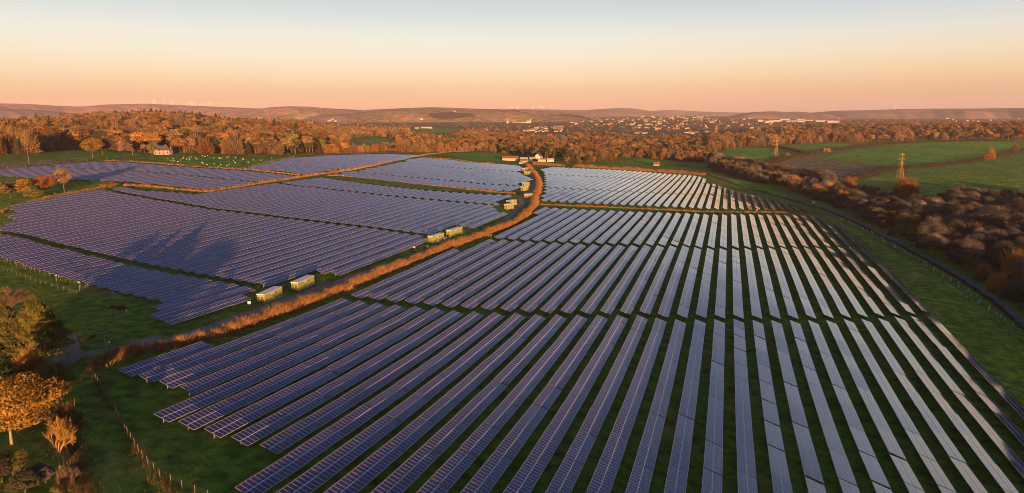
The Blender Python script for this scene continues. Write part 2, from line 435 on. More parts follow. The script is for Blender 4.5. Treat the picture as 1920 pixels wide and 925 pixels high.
# far hills
def hills(name, prof, dist, depth, foot, m, seed):
    """a ridge whose crest follows the skyline; prof: photo pixels, dist: metres"""
    px = np.array([p[0] for p in prof], float); py = np.array([p[1] for p in prof], float)
    g = np.arange(px[0], px[-1] + .1, 4.0); gy = np.interp(g, px, py)
    ker = np.ones(5) / 5; gy2 = np.convolve(np.pad(gy, 2, 'edge'), ker, 'valid')
    nr = 28; V = []
    for j in range(nr):
        t = j / (nr - 1)                       # 0 front foot, 0.6 crest, 1 back foot
        dd = dist - depth * .6 + depth * t
        for i, x in enumerate(g):
            r = ray(x, gy2[i]); h = math.hypot(r[0], r[1])
            ux, uy = r[0] / h, r[1] / h
            crest = CZ + r[2] / h * dist
            s = (t / .6) if t < .6 else (1 - t) / .4
            edge = 1.0
            e0 = min(1, (g[i] - g[0]) / 60, (g[-1] - g[i]) / 60)
            s = s ** .8 * (2 - s) if s < 1 else 1
            n = .10 * math.sin(x * .021 * (1 + seed * .1) + t * 5 + seed) + .07 * math.sin(x * .057 + t * 9 + 2 * seed) + .03 * math.sin(x * .17 + t * 14)
            z = foot + (crest - foot) * min(1, max(0, s + n * (1 - abs(s * 2 - 1)))) * smooth(max(0, e0) * 1.0 + .001)
            V.append((ux * dd, uy * dd, float(z)))
    n = len(g)
    f = np.array([(j * n + i, j * n + i + 1, (j + 1) * n + i + 1, (j + 1) * n + i) for j in range(nr - 1) for i in range(n - 1)])
    return structure(name, mesh(name, V, f, m, None, True))
M['moor'] = mat('moor', (.34, .17, .125), (.52, .31, .21), .0012, .95, 8, c3=(.40, .26, .16), spec=.05)
M['moor_green'] = mat('moor_green', (.13, .13, .055), (.50, .29, .19), .0022, .95, 9, c3=(.32, .27, .12), spec=.05)
def hill_mat(name, cols, scale):
    """a patchwork of moor, bracken, pasture and plantation"""
    m = bpy.data.materials.new(name); m.use_nodes = True
    n = m.node_tree.nodes; L = m.node_tree.links; b = n['Principled BSDF']; b.inputs['Roughness'].default_value = .95; b.inputs['Specular IOR Level'].default_value = .03
    t = n.new('ShaderNodeTexCoord'); ns = n.new('ShaderNodeTexNoise'); ns.inputs['Scale'].default_value = scale * .7; ns.inputs['Detail'].default_value = 5
    mx = n.new('ShaderNodeMixRGB'); mx.inputs[0].default_value = .004 / scale * .25; mx.blend_type = 'ADD'
    v = n.new('ShaderNodeTexVoronoi'); v.inputs['Scale'].default_value = scale
    L.new(t.outputs['Object'], ns.inputs['Vector'])
    ml = n.new('ShaderNodeVectorMath'); ml.operation = 'SCALE'; ml.inputs['Scale'].default_value = .6 / scale
    ad = n.new('ShaderNodeVectorMath'); ad.operation = 'ADD'
    L.new(ns.outputs['Color'], ml.inputs[0]); L.new(ml.outputs[0], ad.inputs[0]); L.new(t.outputs['Object'], ad.inputs[1]); L.new(ad.outputs[0], v.inputs['Vector'])
    sp = n.new('ShaderNodeSeparateXYZ'); L.new(v.outputs['Color'], sp.inputs[0])
    r = n.new('ShaderNodeValToRGB'); r.color_ramp.interpolation = 'CONSTANT'; e = r.color_ramp.elements
    e[0].position = 0; e[0].color = (*cols[0], 1); e[1].position = 1 / len(cols); e[1].color = (*cols[1], 1)
    for i in range(2, len(cols)): q = e.new(i / len(cols)); q.color = (*cols[i], 1)
    L.new(sp.outputs[0], r.inputs[0])
    n2 = n.new('ShaderNodeTexNoise'); n2.inputs['Scale'].default_value = scale * 6; n2.inputs['Detail'].default_value = 6; L.new(t.outputs['Object'], n2.inputs['Vector'])
    r2 = n.new('ShaderNodeValToRGB'); r2.color_ramp.elements[0].position = .35; r2.color_ramp.elements[0].color = (.45, .42, .42, 1); r2.color_ramp.elements[1].position = .6; r2.color_ramp.elements[1].color = (1.15, 1.1, 1.1, 1)
    L.new(n2.outputs['Fac'], r2.inputs[0]); mu = n.new('ShaderNodeMixRGB'); mu.blend_type = 'MULTIPLY'; mu.inputs[0].default_value = 1
    L.new(r.outputs[0], mu.inputs[1]); L.new(r2.outputs[0], mu.inputs[2]); L.new(mu.outputs[0], b.inputs['Base Color'])
    return m
M['moor_green'] = hill_mat('moor_fields', [(.50, .27, .20), (.34, .26, .13), (.55, .32, .25), (.10, .08, .06), (.42, .30, .17), (.58, .34, .27), (.30, .24, .12)], .0035)
M['moor'] = hill_mat('moor_heath', [(.52, .26, .21), (.60, .33, .26), (.44, .27, .18), (.56, .30, .24)], .0014)
M['moor_far'] = mat('moor_far', (.20, .16, .14), (.40, .28, .22), .0016, .95, 8, spec=.05)
hills('hills', [(-420, 200), (-200, 196), (0, 195), (50, 196), (100, 199), (150, 201), (175, 199), (200, 197), (280, 195.5), (330, 198), (380, 200), (430, 202), (480, 204), (560, 207), (640, 214)], 9500, 3600, 20, M['moor'], 1)
hills('hills', [(-420, 204), (-100, 205), (0, 205), (60, 206), (110, 210), (150, 214), (200, 219)], 6000, 1600, 5, M['moor_far'], 2)
hills('hills', [(440, 214), (470, 208), (485, 204), (500, 202.5), (540, 200), (580, 201), (620, 204), (680, 207), (760, 212)], 8000, 2500, 15, M['moor_green'], 3)
hills('hills', [(540, 224), (600, 216), (650, 209.5), (700, 206), (760, 203.5), (810, 202), (850, 203), (900, 205), (960, 206), (1010, 208), (1080, 213), (1140, 218)], 6300, 2600, 5, M['moor_green'], 4)
hills('hills', [(880, 212), (940, 207), (960, 205), (1040, 206), (1090, 207), (1130, 205), (1160, 203), (1190, 204), (1215, 208), (1240, 211), (1290, 214)], 10500, 3000, 20, M['moor_far'], 5)
hills('hills', [(1160, 214), (1230, 208), (1260, 206), (1290, 208.5), (1330, 210), (1390, 211.5), (1460, 212), (1540, 213), (1620, 214)], 12500, 3000, 20, M['moor_far'], 6)
hills('hills', [(1340, 216), (1390, 212.5), (1420, 210), (1450, 209), (1475, 210.5), (1500, 209.5), (1520, 212), (1560, 214), (1600, 217)], 7000, 1600, 20, M['moor_far'], 7)
hills('hills', [(1440, 216), (1530, 211), (1570, 208), (1620, 207.5), (1680, 205.5), (1750, 204.5), (1850, 204), (1920, 203), (2100, 202), (2400, 204)], 8600, 3000, 10, M['moor_far'], 8)

# ------------------------------------------------------------------ solar rows
def cell_mat():
    m = bpy.data.materials.new('solar_glass'); m.use_nodes = True
    n = m.node_tree.nodes; L = m.node_tree.links; b = n['Principled BSDF']
    t = n.new('ShaderNodeTexCoord'); ns = n.new('ShaderNodeTexNoise'); ns.inputs['Scale'].default_value = .9; ns.inputs['Detail'].default_value = 3
    L.new(t.outputs['Object'], ns.inputs['Vector'])
    rp = n.new('ShaderNodeValToRGB'); e = rp.color_ramp.elements
    e[0].position = .3; e[0].color = (.027, .015, .076, 1); e[1].position = .7; e[1].color = (.043, .021, .114, 1)
    L.new(ns.outputs['Fac'], rp.inputs[0])
    oi = n.new('ShaderNodeObjectInfo'); hs = n.new('ShaderNodeHueSaturation'); mv = n.new('ShaderNodeMapRange'); mv.inputs['To Min'].default_value = .72; mv.inputs['To Max'].default_value = 1.3
    L.new(oi.outputs['Random'], mv.inputs[0]); L.new(mv.outputs[0], hs.inputs['Value']); L.new(rp.outputs[0], hs.inputs['Color']); L.new(hs.outputs[0], b.inputs['Base Color'])
    b.inputs['Roughness'].default_value = .06
    b.inputs['IOR'].default_value = 1.5
    b.inputs['Coat Weight'].default_value = .5
    b.inputs['Coat Roughness'].default_value = .05
    return m
M['glass'] = cell_mat()
M['frame'] = mat('panel_frame', (.66, .64, .66), rough=.35, metal=.0, spec=.6)
M['backsheet'] = mat('panel_backsheet', (.17, .17, .18), rough=.7)
M['steel'] = mat('galvanised_steel', (.24, .23, .22), rough=.6, metal=.3)
PITCH_X, X0R = 5.6, 0.748
PW, NP = 0.985, 12                             # panel width along the row, panels per table
TL = PW * NP
HX, HZ = 1.59, 0.555                           # half width and half rise of a table
_tables = {}
def table_arrays(n):
    """V, F (quads), material of one table of n by 2 panels, origin at its middle's near end, running along +y"""
    if n in _tables: return _tables[n]
    L = PW * n; V = []; Fq = []; Mi = []
    sx, sz = HX, HZ; ln = math.hypot(sx, sz); nx, nz = sz / ln, sx / ln
    def quad(p, m): b = len(V); V.extend(p); Fq.append((b, b + 1, b + 2, b + 3)); Mi.append(m)
    def P(u, y, h): return (u * sx + nx * h, y, -u * sz + nz * h)
    T = 0.045
    quad([P(-1, 0, 0), P(1, 0, 0), P(1, L, 0), P(-1, L, 0)], 1)
    quad([P(-1, L, -T), P(1, L, -T), P(1, 0, -T), P(-1, 0, -T)], 2)
    quad([P(-1, 0, -T), P(1, 0, -T), P(1, 0, 0), P(-1, 0, 0)], 2)
    quad([P(1, L, -T), P(-1, L, -T), P(-1, L, 0), P(1, L, 0)], 1)
    quad([P(-1, L, -T), P(-1, 0, -T), P(-1, 0, 0), P(-1, L, 0)], 1)
    quad([P(1, 0, -T), P(1, L, -T), P(1, L, 0), P(1, 0, 0)], 1)
    g = .047; gu = .042
    for i in range(n):
        for a, b in ((-1 + gu, -gu), (gu, 1 - gu)):
            y0, y1 = i * PW + g, (i + 1) * PW - g
            quad([P(a, y0, .006), P(b, y0, .006), P(b, y1, .006), P(a, y1, .006)], 0)
    _tables[n] = (np.array(V), np.array(Fq), np.array(Mi))
    return _tables[n]
def support_arrays(n):
    L = PW * n; b = MB()
    k = max(1, round(L / 3.6))
    for i in range(k):
        y = .7 + (L - 1.4) * (i / (k - 1) if k > 1 else .5)
        b.box(-.33, -.2, y - .06, y + .06, -TABLE_Z - .35, .02)
        b.bar((-1.35, y, .40), (1.35, y, -.54), .09)
        b.bar((-.26, y, -.95), (.75, y, -.32), .06)
    for u in (-.72, -.28, .28, .72): b.bar((u * HX, .05, -u * HZ - .1), (u * HX, L - .05, -u * HZ - .1), .06)
    return np.array(b.v), np.array(b.f)
_tm, _sm, _sa = {}, {}, {}
def table_mesh(n):
    if n not in _tm: V, Fq, Mi = table_arrays(n); _tm[n] = mesh('panel_table', V, Fq, [M['glass'], M['frame'], M['backsheet']], Mi)
    return _tm[n]
def support_arr(n):
    if n not in _sa: _sa[n] = support_arrays(n)
    return _sa[n]
def support_mesh(n):
    if n not in _sm: V, Fq = support_arr(n); _sm[n] = mesh('support_frame', V, Fq, M['steel'])
    return _sm[n]
def table_plan(y0, y1):
    """whole tables from y0 to y1: list of (y, panels)"""
    out = []; y = y0; left = int(round((y1 - y0) / PW))
    while left > 1:
        n = min(NP, left)
        if 0 < left - NP < 4: n = NP - 4
        out.append((y, n)); y += n * PW + .12; left = int(round((y1 - y) / PW))
    return out
def table_pose(x, y, n):
    L = PW * n; z0 = tz(x, y) + TABLE_Z; z1 = tz(x, y + L) + TABLE_Z
    return z0, math.atan2(z1 - z0, L)
SOLAR = []                                     # (x, y0, y1, block, index in block)
def row_parts(x, y0, y1, label, group, detailed, name='solar_panel_row'):
    ym = y0
    base = Vector((x, ym, tz(x, ym)))
    t = thing(name, label, 'solar row', base, 0, group)
    allV = []; allF = []; allM = []; sV = []; sF = []; nb = 0; ns = 0
    for (y, n) in table_plan(y0, y1):
        z, pt = table_pose(x, y, n)
        jr = (RNG.normal() * .006, RNG.normal() * .010, RNG.normal() * .002)
        if detailed:
            c = link('panel_table', table_mesh(n), t, Vector((x, y, z)) - base, (pt + jr[0], jr[1], jr[2]))
            link('support_frame', support_mesh(n), c)
        else:
            mx = Matrix.Translation(Vector((x, y, z)) - base) @ Matrix.Rotation(jr[1], 4, 'Y') @ Matrix.Rotation(pt + jr[0], 4, 'X')
            mx = np.array(mx)
            V, Fq, Mi = table_arrays(n)
            allV.append(V @ mx[:3, :3].T + mx[:3, 3]); allF.append(Fq + nb); allM.append(Mi); nb += len(V)
            V, Fq = support_arr(n)
            sV.append(V @ mx[:3, :3].T + mx[:3, 3]); sF.append(Fq + ns); ns += len(V)
    if not detailed and allV:
        link('panel_table', mesh('panel_table', np.concatenate(allV), np.concatenate(allF), [M['glass'], M['frame'], M['backsheet']], np.concatenate(allM)), t)
        link('support_frame', mesh('support_frame', np.concatenate(sV), np.concatenate(sF), M['steel']), t)
    return t
YAt = dict(zip(range(-19, 13), [173.0, 173.6, 174.3, 175.1, 176.2, 177.4, 178.7, 180.6, 182.7, 184.9, 187.6, 190.3, 193.0, 196.3, 199.0, 202.1, 202.2, 204.6, 207.3, 210.3, 212.8, 215.3, 218.0, 221.4, 224.5, 227.6, 231.3, 234.5, 238.3, 242.4, 246.1, 250.3]))
YBb = dict(zip(range(-19, 13), [178.1, 178.9, 179.5, 180.5, 181.6, 182.6, 184.0, 186.0, 187.9, 190.2, 192.5, 195.2, 198.1, 201.1, 204.2, 207.3, 207.1, 209.7, 212.6, 215.1, 218.0, 220.6, 223.7, 226.6, 229.7, 233.1, 236.5, 240.0, 243.8, 247.2, 251.7, 255.3]))
YBt = dict(zip(range(-19, 13), [261.8, 291.4, 293.7, 294.9, 297.0, 298.6, 301.1, 303.0, 304.7, 306.7, 309.1, 311.8, 314.8, 317.3, 320.4, 323.3, 326.2, 325.1, 327.1, 329.7, 332.5, 336.6, 341.0, 345.3, 349.1, 353.0, 356.9, 360.8, 364.5, 368.4, 371.1, 374.9]))
YCb = dict(zip(range(-18, 13), [297.0, 299.2, 300.8, 302.1, 304.1, 306.3, 308.2, 310.6, 312.8, 315.3, 317.6, 320.6, 322.9, 325.6, 328.7, 331.2, 330.3, 332.9, 336.4, 339.9, 343.4, 347.6, 351.1, 354.7, 358.1, 362.2, 365.9, 369.6, 373.6, 376.6, 380.8]))
YCt = dict(zip(range(-19, 13), [414.0, 416.0, 417.1, 419.1, 421.8, 423.4, 425.5, 427.6, 429.2, 432.1, 434.8, 437.4, 440.2, 442.6, 445.3, 448.3, 450.3, 450.3, 453.4, 457.6, 462.1, 466.4, 470.7, 474.8, 478.8, 482.2, 485.6, 489.1, 493.2, 496.8, 493.9, 471.7]))
YDb = dict(zip(range(-21, 11), [443.5, 445.9, 447.9, 450.5, 452.7, 454.7, 456.8, 459.0, 461.4, 463.7, 465.7, 467.6, 469.8, 472.4, 474.7, 477.4, 480.0, 482.0, 482.8, 484.9, 488.4, 492.5, 496.9, 501.6, 506.8, 511.7, 515.4, 518.8, 522.2, 526.2, 529.9, 532.8]))
YDt = dict(zip(range(-3, 11), [717.4, 720.7, 709.3, 679.5, 668.3, 656.2, 644.4, 631.8, 618.5, 612, 605, 593.5, 582.1, 569.6]))
def on_row(k, px, py):
    r = ray(px, py); t = (X0R + PITCH_X * k) / r[0]; return t * r[1]
YA0 = {-20: on_row(-20, 237, 720.5), -19: on_row(-19, 274, 731), -18: on_row(-18, 312.6, 740), -17: on_row(-17, 353.6, 751.7), -16: on_row(-16, 304.8, 804.6),
       -15: on_row(-15, 351, 817), -14: on_row(-14, 399.5, 828), -13: on_row(-13, 450, 838.7), -12: on_row(-12, 504, 849.6), -11: on_row(-11, 458, 918)}
YAt[-20] = on_row(-20, 392, 661)
YCb[-19] = on_row(-19, 1004, 401)
def plan_curve(pts, dz=TABLE_Z):
    P = sorted([(p.x, p.y) for p in (at(a, b, dz) for a, b in pts)])
    xs = [p[0] for p in P]; ys = [p[1] for p in P]
    return lambda x: float(np.interp(x, xs, ys))
G12 = plan_curve([(1030, 352), (1047, 353), (1200, 360.5), (1254, 363), (1308, 364.5), (1348, 367), (1374, 368.5), (1400, 370.3)])
G23 = plan_curve([(1012, 326), (1031, 327), (1140, 333), (1251, 337), (1307, 342), (1328, 344.5)])
GTOP = plan_curve([(1005, 312), (1030, 313), (1105, 316.8), (1202, 322), (1248, 325.8), (1288, 328.7), (1309, 330.5), (1320, 334), (1328, 338.5)])
RB = {'A': [], 'B': [], 'C': [], 'D': [], 'E': [], 'H': []}
y11 = YA0[-11]
for k in range(-20, 13):
    x = X0R + PITCH_X * k
    ya = YA0.get(k, min(y11 - 4.5 * (k + 11), 62 + (k + 11) * 2.0) - 6)
    ya = YA0.get(k, max(36, y11 - 26 + 2.0 * max(0, k + 10)))
    if k in YAt: RB['A'].append((x, ya, YAt[k]))
    if k in YBb: RB['B'].append((x, YBb[k], YBt[k]))
    if k in YCb: RB['C'].append((x, YCb[k], YCt[k]))
LE = plan_curve([(1018, 376), (1010, 372), (1019, 365), (1023, 358), (1025, 352), (1024, 347), (1023, 338), (1024, 331), (1022, 326), (1018, 321), (1008, 315)])
_l = sorted([(p.x, p.y) for p in (at(a, b, TABLE_Z) for a, b in [(1013, 377), (1019, 366), (1023, 358), (1024, 347), (1023, 338.6), (1022, 326), (1018.6, 321), (1008.4, 315.3)])])
def left_edge(x): return float(np.interp(x, [p[0] for p in _l], [p[1] for p in _l]))
for k in range(-34, 11):
    x = X0R + PITCH_X * k
    y0 = YDb.get(k, left_edge(x)); top = min(GTOP(x), YDt.get(k, 1e9))
    g1, g2 = G12(x), G23(x)
    if k < -21 and x < _l[0][0]: continue
    for nm, a, b in (('D', y0, min(g1 - 2, top)), ('E', max(y0, g1 + 2), min(g2 - 2, top)), ('H', max(y0, g2 + 2), top)):
        if b - a > 5: RB[nm].append((x, a, b))

# left of the brown hedge: polygons in the photo, filled with rows
def gap(pts): return plan_curve(pts)
L2g = gap([(38, 441), (49, 444), (91, 455.5), (138, 467), (190, 480), (246, 493), (309, 506), (376, 518), (453, 531), (478, 536)])
L1g = gap([(212, 357), (235, 363), (285, 372), (340, 381), (400, 392), (464, 399), (532, 407.7), (608, 416.7), (689, 426), (774, 437.5), (800, 441)])
L0g = gap([(520, 343), (532, 345), (587.5, 351), (644, 357), (708, 364.5), (765, 370), (829, 376), (912, 383)])
U1g = gap([(668, 321), (680, 322.8), (734, 329), (796, 334.5), (858, 340), (908, 345), (949, 347)])
U2g = gap([(757, 303), (770, 305.5), (809, 310), (849, 314.6), (891, 317), (955, 321)])
F1g = gap([(106, 313), (176, 317), (240, 320), (278, 322.7), (330, 327), (382, 331), (424, 336), (467, 339), (481.5, 341)])
F2g = gap([(510, 307.5), (524.6, 308.6), (575, 312), (613.5, 314.8)])
LM = [(-30, 432), (2, 424), (35, 415), (10.5, 404), (38, 398), (11, 389), (60, 379), (110, 369), (165, 360), (212, 355), (240, 352), (262, 357.5), (300, 359.5), (345, 363), (375, 366), (430, 358), (480, 350.5), (540, 341.5), (600, 333.5), (622, 336), (700, 347), (800, 357.5), (900, 364.5), (967, 366.5), (922, 386), (938.5, 400), (955, 399), (888.6, 428.5), (862, 422), (800.8, 439.5), (797, 453.5), (632, 514), (600, 510), (598, 503), (487, 536), (476, 543), (455, 567), (332, 611), (303, 602), (278, 590), (315, 567), (267, 557), (220, 546), (175, 535), (137, 524), (97, 512), (62, 502), (30, 491), (0, 482), (-30, 474)]
F1 = [(-60, 326), (0, 319.5), (39, 315), (96, 310.5), (166, 305), (202, 304), (240, 305.5), (302, 310), (375, 315.7), (448, 320), (498, 324.7), (527.5, 327.6), (556, 331), (527.5, 334), (444, 348), (394, 356), (353, 351.5), (302, 345.6), (251, 341), (200, 337.6), (120, 336), (65, 332.5), (0, 329), (-60, 328)]
F2 = [(462, 317), (484, 311), (513, 304), (535, 300), (554, 296), (615, 292.6), (688, 290.4), (783, 291.5), (762, 298), (704, 307), (673, 313), (621, 319), (578.6, 326), (565, 325.4), (527.5, 320), (484, 318)]
U = [(625, 327.6), (670.6, 321), (717, 312), (759, 303.5), (769, 298.6), (790, 297), (845, 300), (879, 305), (938, 308), (972, 311), (982.5, 316.4), (972, 321.6), (980, 328.4), (998, 335.3), (989, 340.5), (970.5, 345.6), (975.6, 350), (948, 357.7), (920, 356.8), (852, 350.8), (783, 344.8), (714, 337), (659, 331)]
def fill(poly, gaps, names):
    P = [(p.x, p.y) for p in (at(a, b, TABLE_Z) for a, b in poly)]
    xs = [p[0] for p in P]
    k0 = math.ceil((min(xs) - X0R) / PITCH_X - .25); k1 = math.floor((max(xs) - X0R) / PITCH_X - .25)
    for k in range(k0, k1 + 1):
        x = X0R + PITCH_X * (k + .25); c = []
        for i in range(len(P)):
            (x1, y1), (x2, y2) = P[i - 1], P[i]
            if (x1 > x) != (x2 > x): c.append(y1 + (x - x1) / (x2 - x1) * (y2 - y1))
        c.sort()
        for a, b in zip(c[::2], c[1::2]):
            cuts = [g(x) for g in gaps]
            lim = [-1e9] + cuts + [1e9]
            for j, nm in enumerate(names):
                lo = max(a, lim[j] + 2.5); hi = min(b, lim[j + 1] - 2.5)
                if hi - lo > 4.5: RB.setdefault(nm, []).append((x, lo, hi))
fill(LM, [L2g, L1g, L0g], ['P', 'Q', 'S', 'T'])
fill(U, [U1g, U2g], ['U', 'V', 'W'])
fill(F1, [F1g], ['I', 'J'])
fill(F2, [F2g], ['K', 'N'])
BLOCK = {'A': 'in the nearest block right of the hedge', 'B': 'in the second block right of the hedge', 'C': 'in the block before the cross hedge',
         'D': 'in the block just beyond the cross hedge', 'E': 'in the middle block beyond the cross hedge', 'H': 'in the small block below the farm',
         'P': 'in the strip by the lower left fence', 'Q': 'in the block left of the nearest cabins', 'S': 'in the block left of the middle cabins', 'T': 'in the strip before the left cross hedge',
         'U': 'in the strip behind the left cross hedge', 'V': 'in the middle block left of the farm', 'W': 'in the block beside the barn meadow',
         'I': 'in the near half below the sheep', 'J': 'in the far half below the sheep', 'K': 'in the near half of the farthest array', 'N': 'in the far half of the farthest array'}
NAMED_FAR = []
cand = []
for nm, rows in RB.items():
    for i, (x, a, b) in enumerate(sorted(rows)):
        ym = (a + b) / 2; dist = math.hypot(x, ym)
        cand.append(((b - a) * 3.2 / dist ** 2, nm, i, len(rows), x, a, b))
print('solar rows', len(cand), {k: len(v) for k, v in RB.items()})
cand.sort(reverse=True)
for rank, (sc_, nm, i, n, x, a, b) in enumerate(cand[:300]):
    j = n - 1 - i
    wh = ordinal(i + 1) + ' solar row from the left ' if i <= j else ordinal(j + 1) + ' solar row from the right '
    row_parts(x, a, b, wh + BLOCK[nm], 'rows of solar panels', nm in 'ABC')
if len(cand) > 300:
    V = []; Fq = []; Mi = []; nb = 0
    for (sc_, nm, i, n, x, a, b) in cand[300:]:
        for (y, np_) in table_plan(a, b):
            z, pt = table_pose(x, y, np_)
            mx = np.array(Matrix.Translation(Vector((x, y, z))) @ Matrix.Rotation(RNG.normal() * .006, 4, 'Y') @ Matrix.Rotation(pt + RNG.normal() * .0035, 4, 'X'))
            v, f, mi = table_arrays(np_); V.append(v @ mx[:3, :3].T + mx[:3, 3]); Fq.append(f + nb); Mi.append(mi); nb += len(v)
            v, f = support_arr(np_); V.append(v @ mx[:3, :3].T + mx[:3, 3]); Fq.append(f + nb); Mi.append(np.full(len(f), 3)); nb += len(v)
    o = link('solar_array', mesh('solar_array', np.concatenate(V), np.concatenate(Fq), [M['glass'], M['frame'], M['backsheet'], M['steel']], np.concatenate(Mi)))
    tag(o, 'short far rows of solar panels among the distant left arrays', 'solar array', kind='stuff')
# ------------------------------------------------------------------ plant materials
M['twig'] = mat('hedge_twigs', (.13, .065, .028), (.46, .25, .105), .9, .9, c3=(.30, .155, .062), spec=.05)
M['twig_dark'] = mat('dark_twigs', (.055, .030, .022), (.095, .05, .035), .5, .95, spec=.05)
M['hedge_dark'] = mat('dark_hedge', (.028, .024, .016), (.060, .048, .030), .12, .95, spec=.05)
M['scrub_twig'] = mat('scrub_twigs', (.075, .060, .030), (.14, .095, .045), .7, .95, spec=.05)
M['bark'] = mat('bark', (.10, .075, .055), (.16, .125, .09), 1.5, .95, spec=.05)
M['pale_bark'] = mat('pale_bark', (.22, .17, .12), (.32, .26, .19), 1.5, .9, spec=.05)
M['wood'] = mat('weathered_post', (.13, .105, .075), (.21, .17, .12), 2.0, .9, spec=.05)
M['wire'] = mat('fence_wire', (.16, .15, .14), rough=.6)
LEAF = {'rust': ((.125, .060, .027), (.235, .108, .046)), 'orange': ((.22, .105, .034), (.33, .155, .050)), 'brown': ((.105, .066, .036), (.20, .120, .060)),
        'olive': ((.080, .076, .024), (.140, .120, .036)), 'dark': ((.034, .034, .020), (.062, .056, .032)), 'green': ((.022, .036, .014), (.040, .058, .018)),
        'bare': ((.13, .085, .062), (.23, .148, .105)), 'scrub': ((.056, .050, .046), (.098, .086, .076)), 'grey': ((.088, .079, .071), (.150, .134, .118)), 'gold': ((.20, .115, .022), (.30, .17, .035)), 'conifer': ((.050, .050, .014), (.135, .112, .028))}
for k_, (a_, b_) in LEAF.items(): M['leaf_' + k_] = mat('foliage_' + k_, a_, b_, .45, .9, 3, spec=.08, rnd=1.0 if k_ not in ('conifer', 'gold') else .25)

def rand_dirs(n, rng):
    v = rng.normal(size=(n, 3)); return v / np.linalg.norm(v, axis=1)[:, None]
def leaf_tris(P, nrm, size, rng, jitter=1.0):
    """one triangle per point, facing roughly along nrm"""
    n = len(P); d = nrm + rand_dirs(n, rng) * jitter * .75; d /= np.linalg.norm(d, axis=1)[:, None]
    r = rand_dirs(n, rng); u = np.cross(d, r); u /= np.linalg.norm(u, axis=1)[:, None]; v = np.cross(d, u)
    s = (size * (.6 + .8 * rng.random(n)))[:, None] if np.isscalar(size) else size[:, None]
    V = np.stack([P + u * s * .62, P - u * s * .42 + v * s * .5, P - u * s * .42 - v * s * .5], 1).reshape(-1, 3)
    return V, np.arange(3 * n).reshape(-1, 3)
def sticks(A, B, w, rng):
    """thin triangles from A to B"""
    d = B - A; r = rand_dirs(len(A), rng); u = np.cross(d, r); u /= np.maximum(np.linalg.norm(u, axis=1), 1e-6)[:, None]
    w = np.asarray(w).reshape(-1, 1) if not np.isscalar(w) else w
    V = np.stack([A - u * w, A + u * w, B], 1).reshape(-1, 3)
    return V, np.arange(3 * len(A)).reshape(-1, 3)
def crown_points(rng, H, Rd, base, n, nl, flat=1.0):
    """points in the shells of a number of lobes inside a crown of height H-base and radius Rd"""
    cz, hz = (H + base) / 2, (H - base) / 2
    D = rand_dirs(nl, rng); D[:, 2] = D[:, 2] * .9 + .15
    rr = (.35 + .38 * rng.random(nl))[:, None]
    C = D * rr * np.array([Rd, Rd, hz * flat]); C[:, 2] += cz
    lr = (.34 + .22 * rng.random(nl))
    k = rng.integers(0, nl, n); q = rand_dirs(n, rng); q[:, 2] = np.abs(q[:, 2]) * .6 + q[:, 2] * .4
    sh = .72 + .32 * rng.random(n)
    P = C[k] + q * (lr[k] * sh)[:, None] * np.array([Rd, Rd, hz])
    P[:, 2] = np.maximum(P[:, 2], base * .7)
    return P, q
def trunk_mb(H, r, rng, base, Rd, limbs=5):
    b = MB(); p = Vector((0, 0, -.3)); lean = Vector((rng.normal() * .03, rng.normal() * .03, 1))
    q = lean * base; b.tube(p, q, r, r * .75, 7)
    top = Vector((lean.x * H * .7, lean.y * H * .7, H * .72)); b.tube(q, top, r * .75, r * .2, 6)
    for i in range(limbs):
        a = i * 2.4 + rng.random(); s = q.lerp(top, .1 + .7 * i / limbs); e = s + Vector((math.cos(a) * Rd * .6, math.sin(a) * Rd * .6, (H - base) * .25))
        b.tube(s, e, r * .45, r * .1, 5)
    return b
def tree_meshes(kind, seed, H, Rd, n, size, twig=0.0, base=None, nl=12, bark='bark', shape='round'):
    """crown and trunk as two meshes"""
    rng = np.random.default_rng(seed); base = H * .2 if base is None else base
    P, q = crown_points(rng, H, Rd, base, n, nl)
    V, Fc = leaf_tris(P, q, size, rng)
    if twig:
        m = int(n * twig); j = rng.integers(0, n, m); B = P[j] + q[j] * size * .8
        A = B * np.array([.55, .55, 1]) - np.array([0, 0, 1.]) * (.12 * H); A[:, 2] = np.maximum(A[:, 2], base * .8)
        V2, F2_ = sticks(A, B, .035 + .01 * H * .3, rng); Fc = np.concatenate([Fc, F2_ + len(V)]); V = np.concatenate([V, V2])
    cm = mesh('crown', V, Fc, M['leaf_' + kind])
    tm = trunk_mb(H, max(.12, H * .022), rng, base, Rd).mesh('trunk', [M[bark]])
    return cm, tm
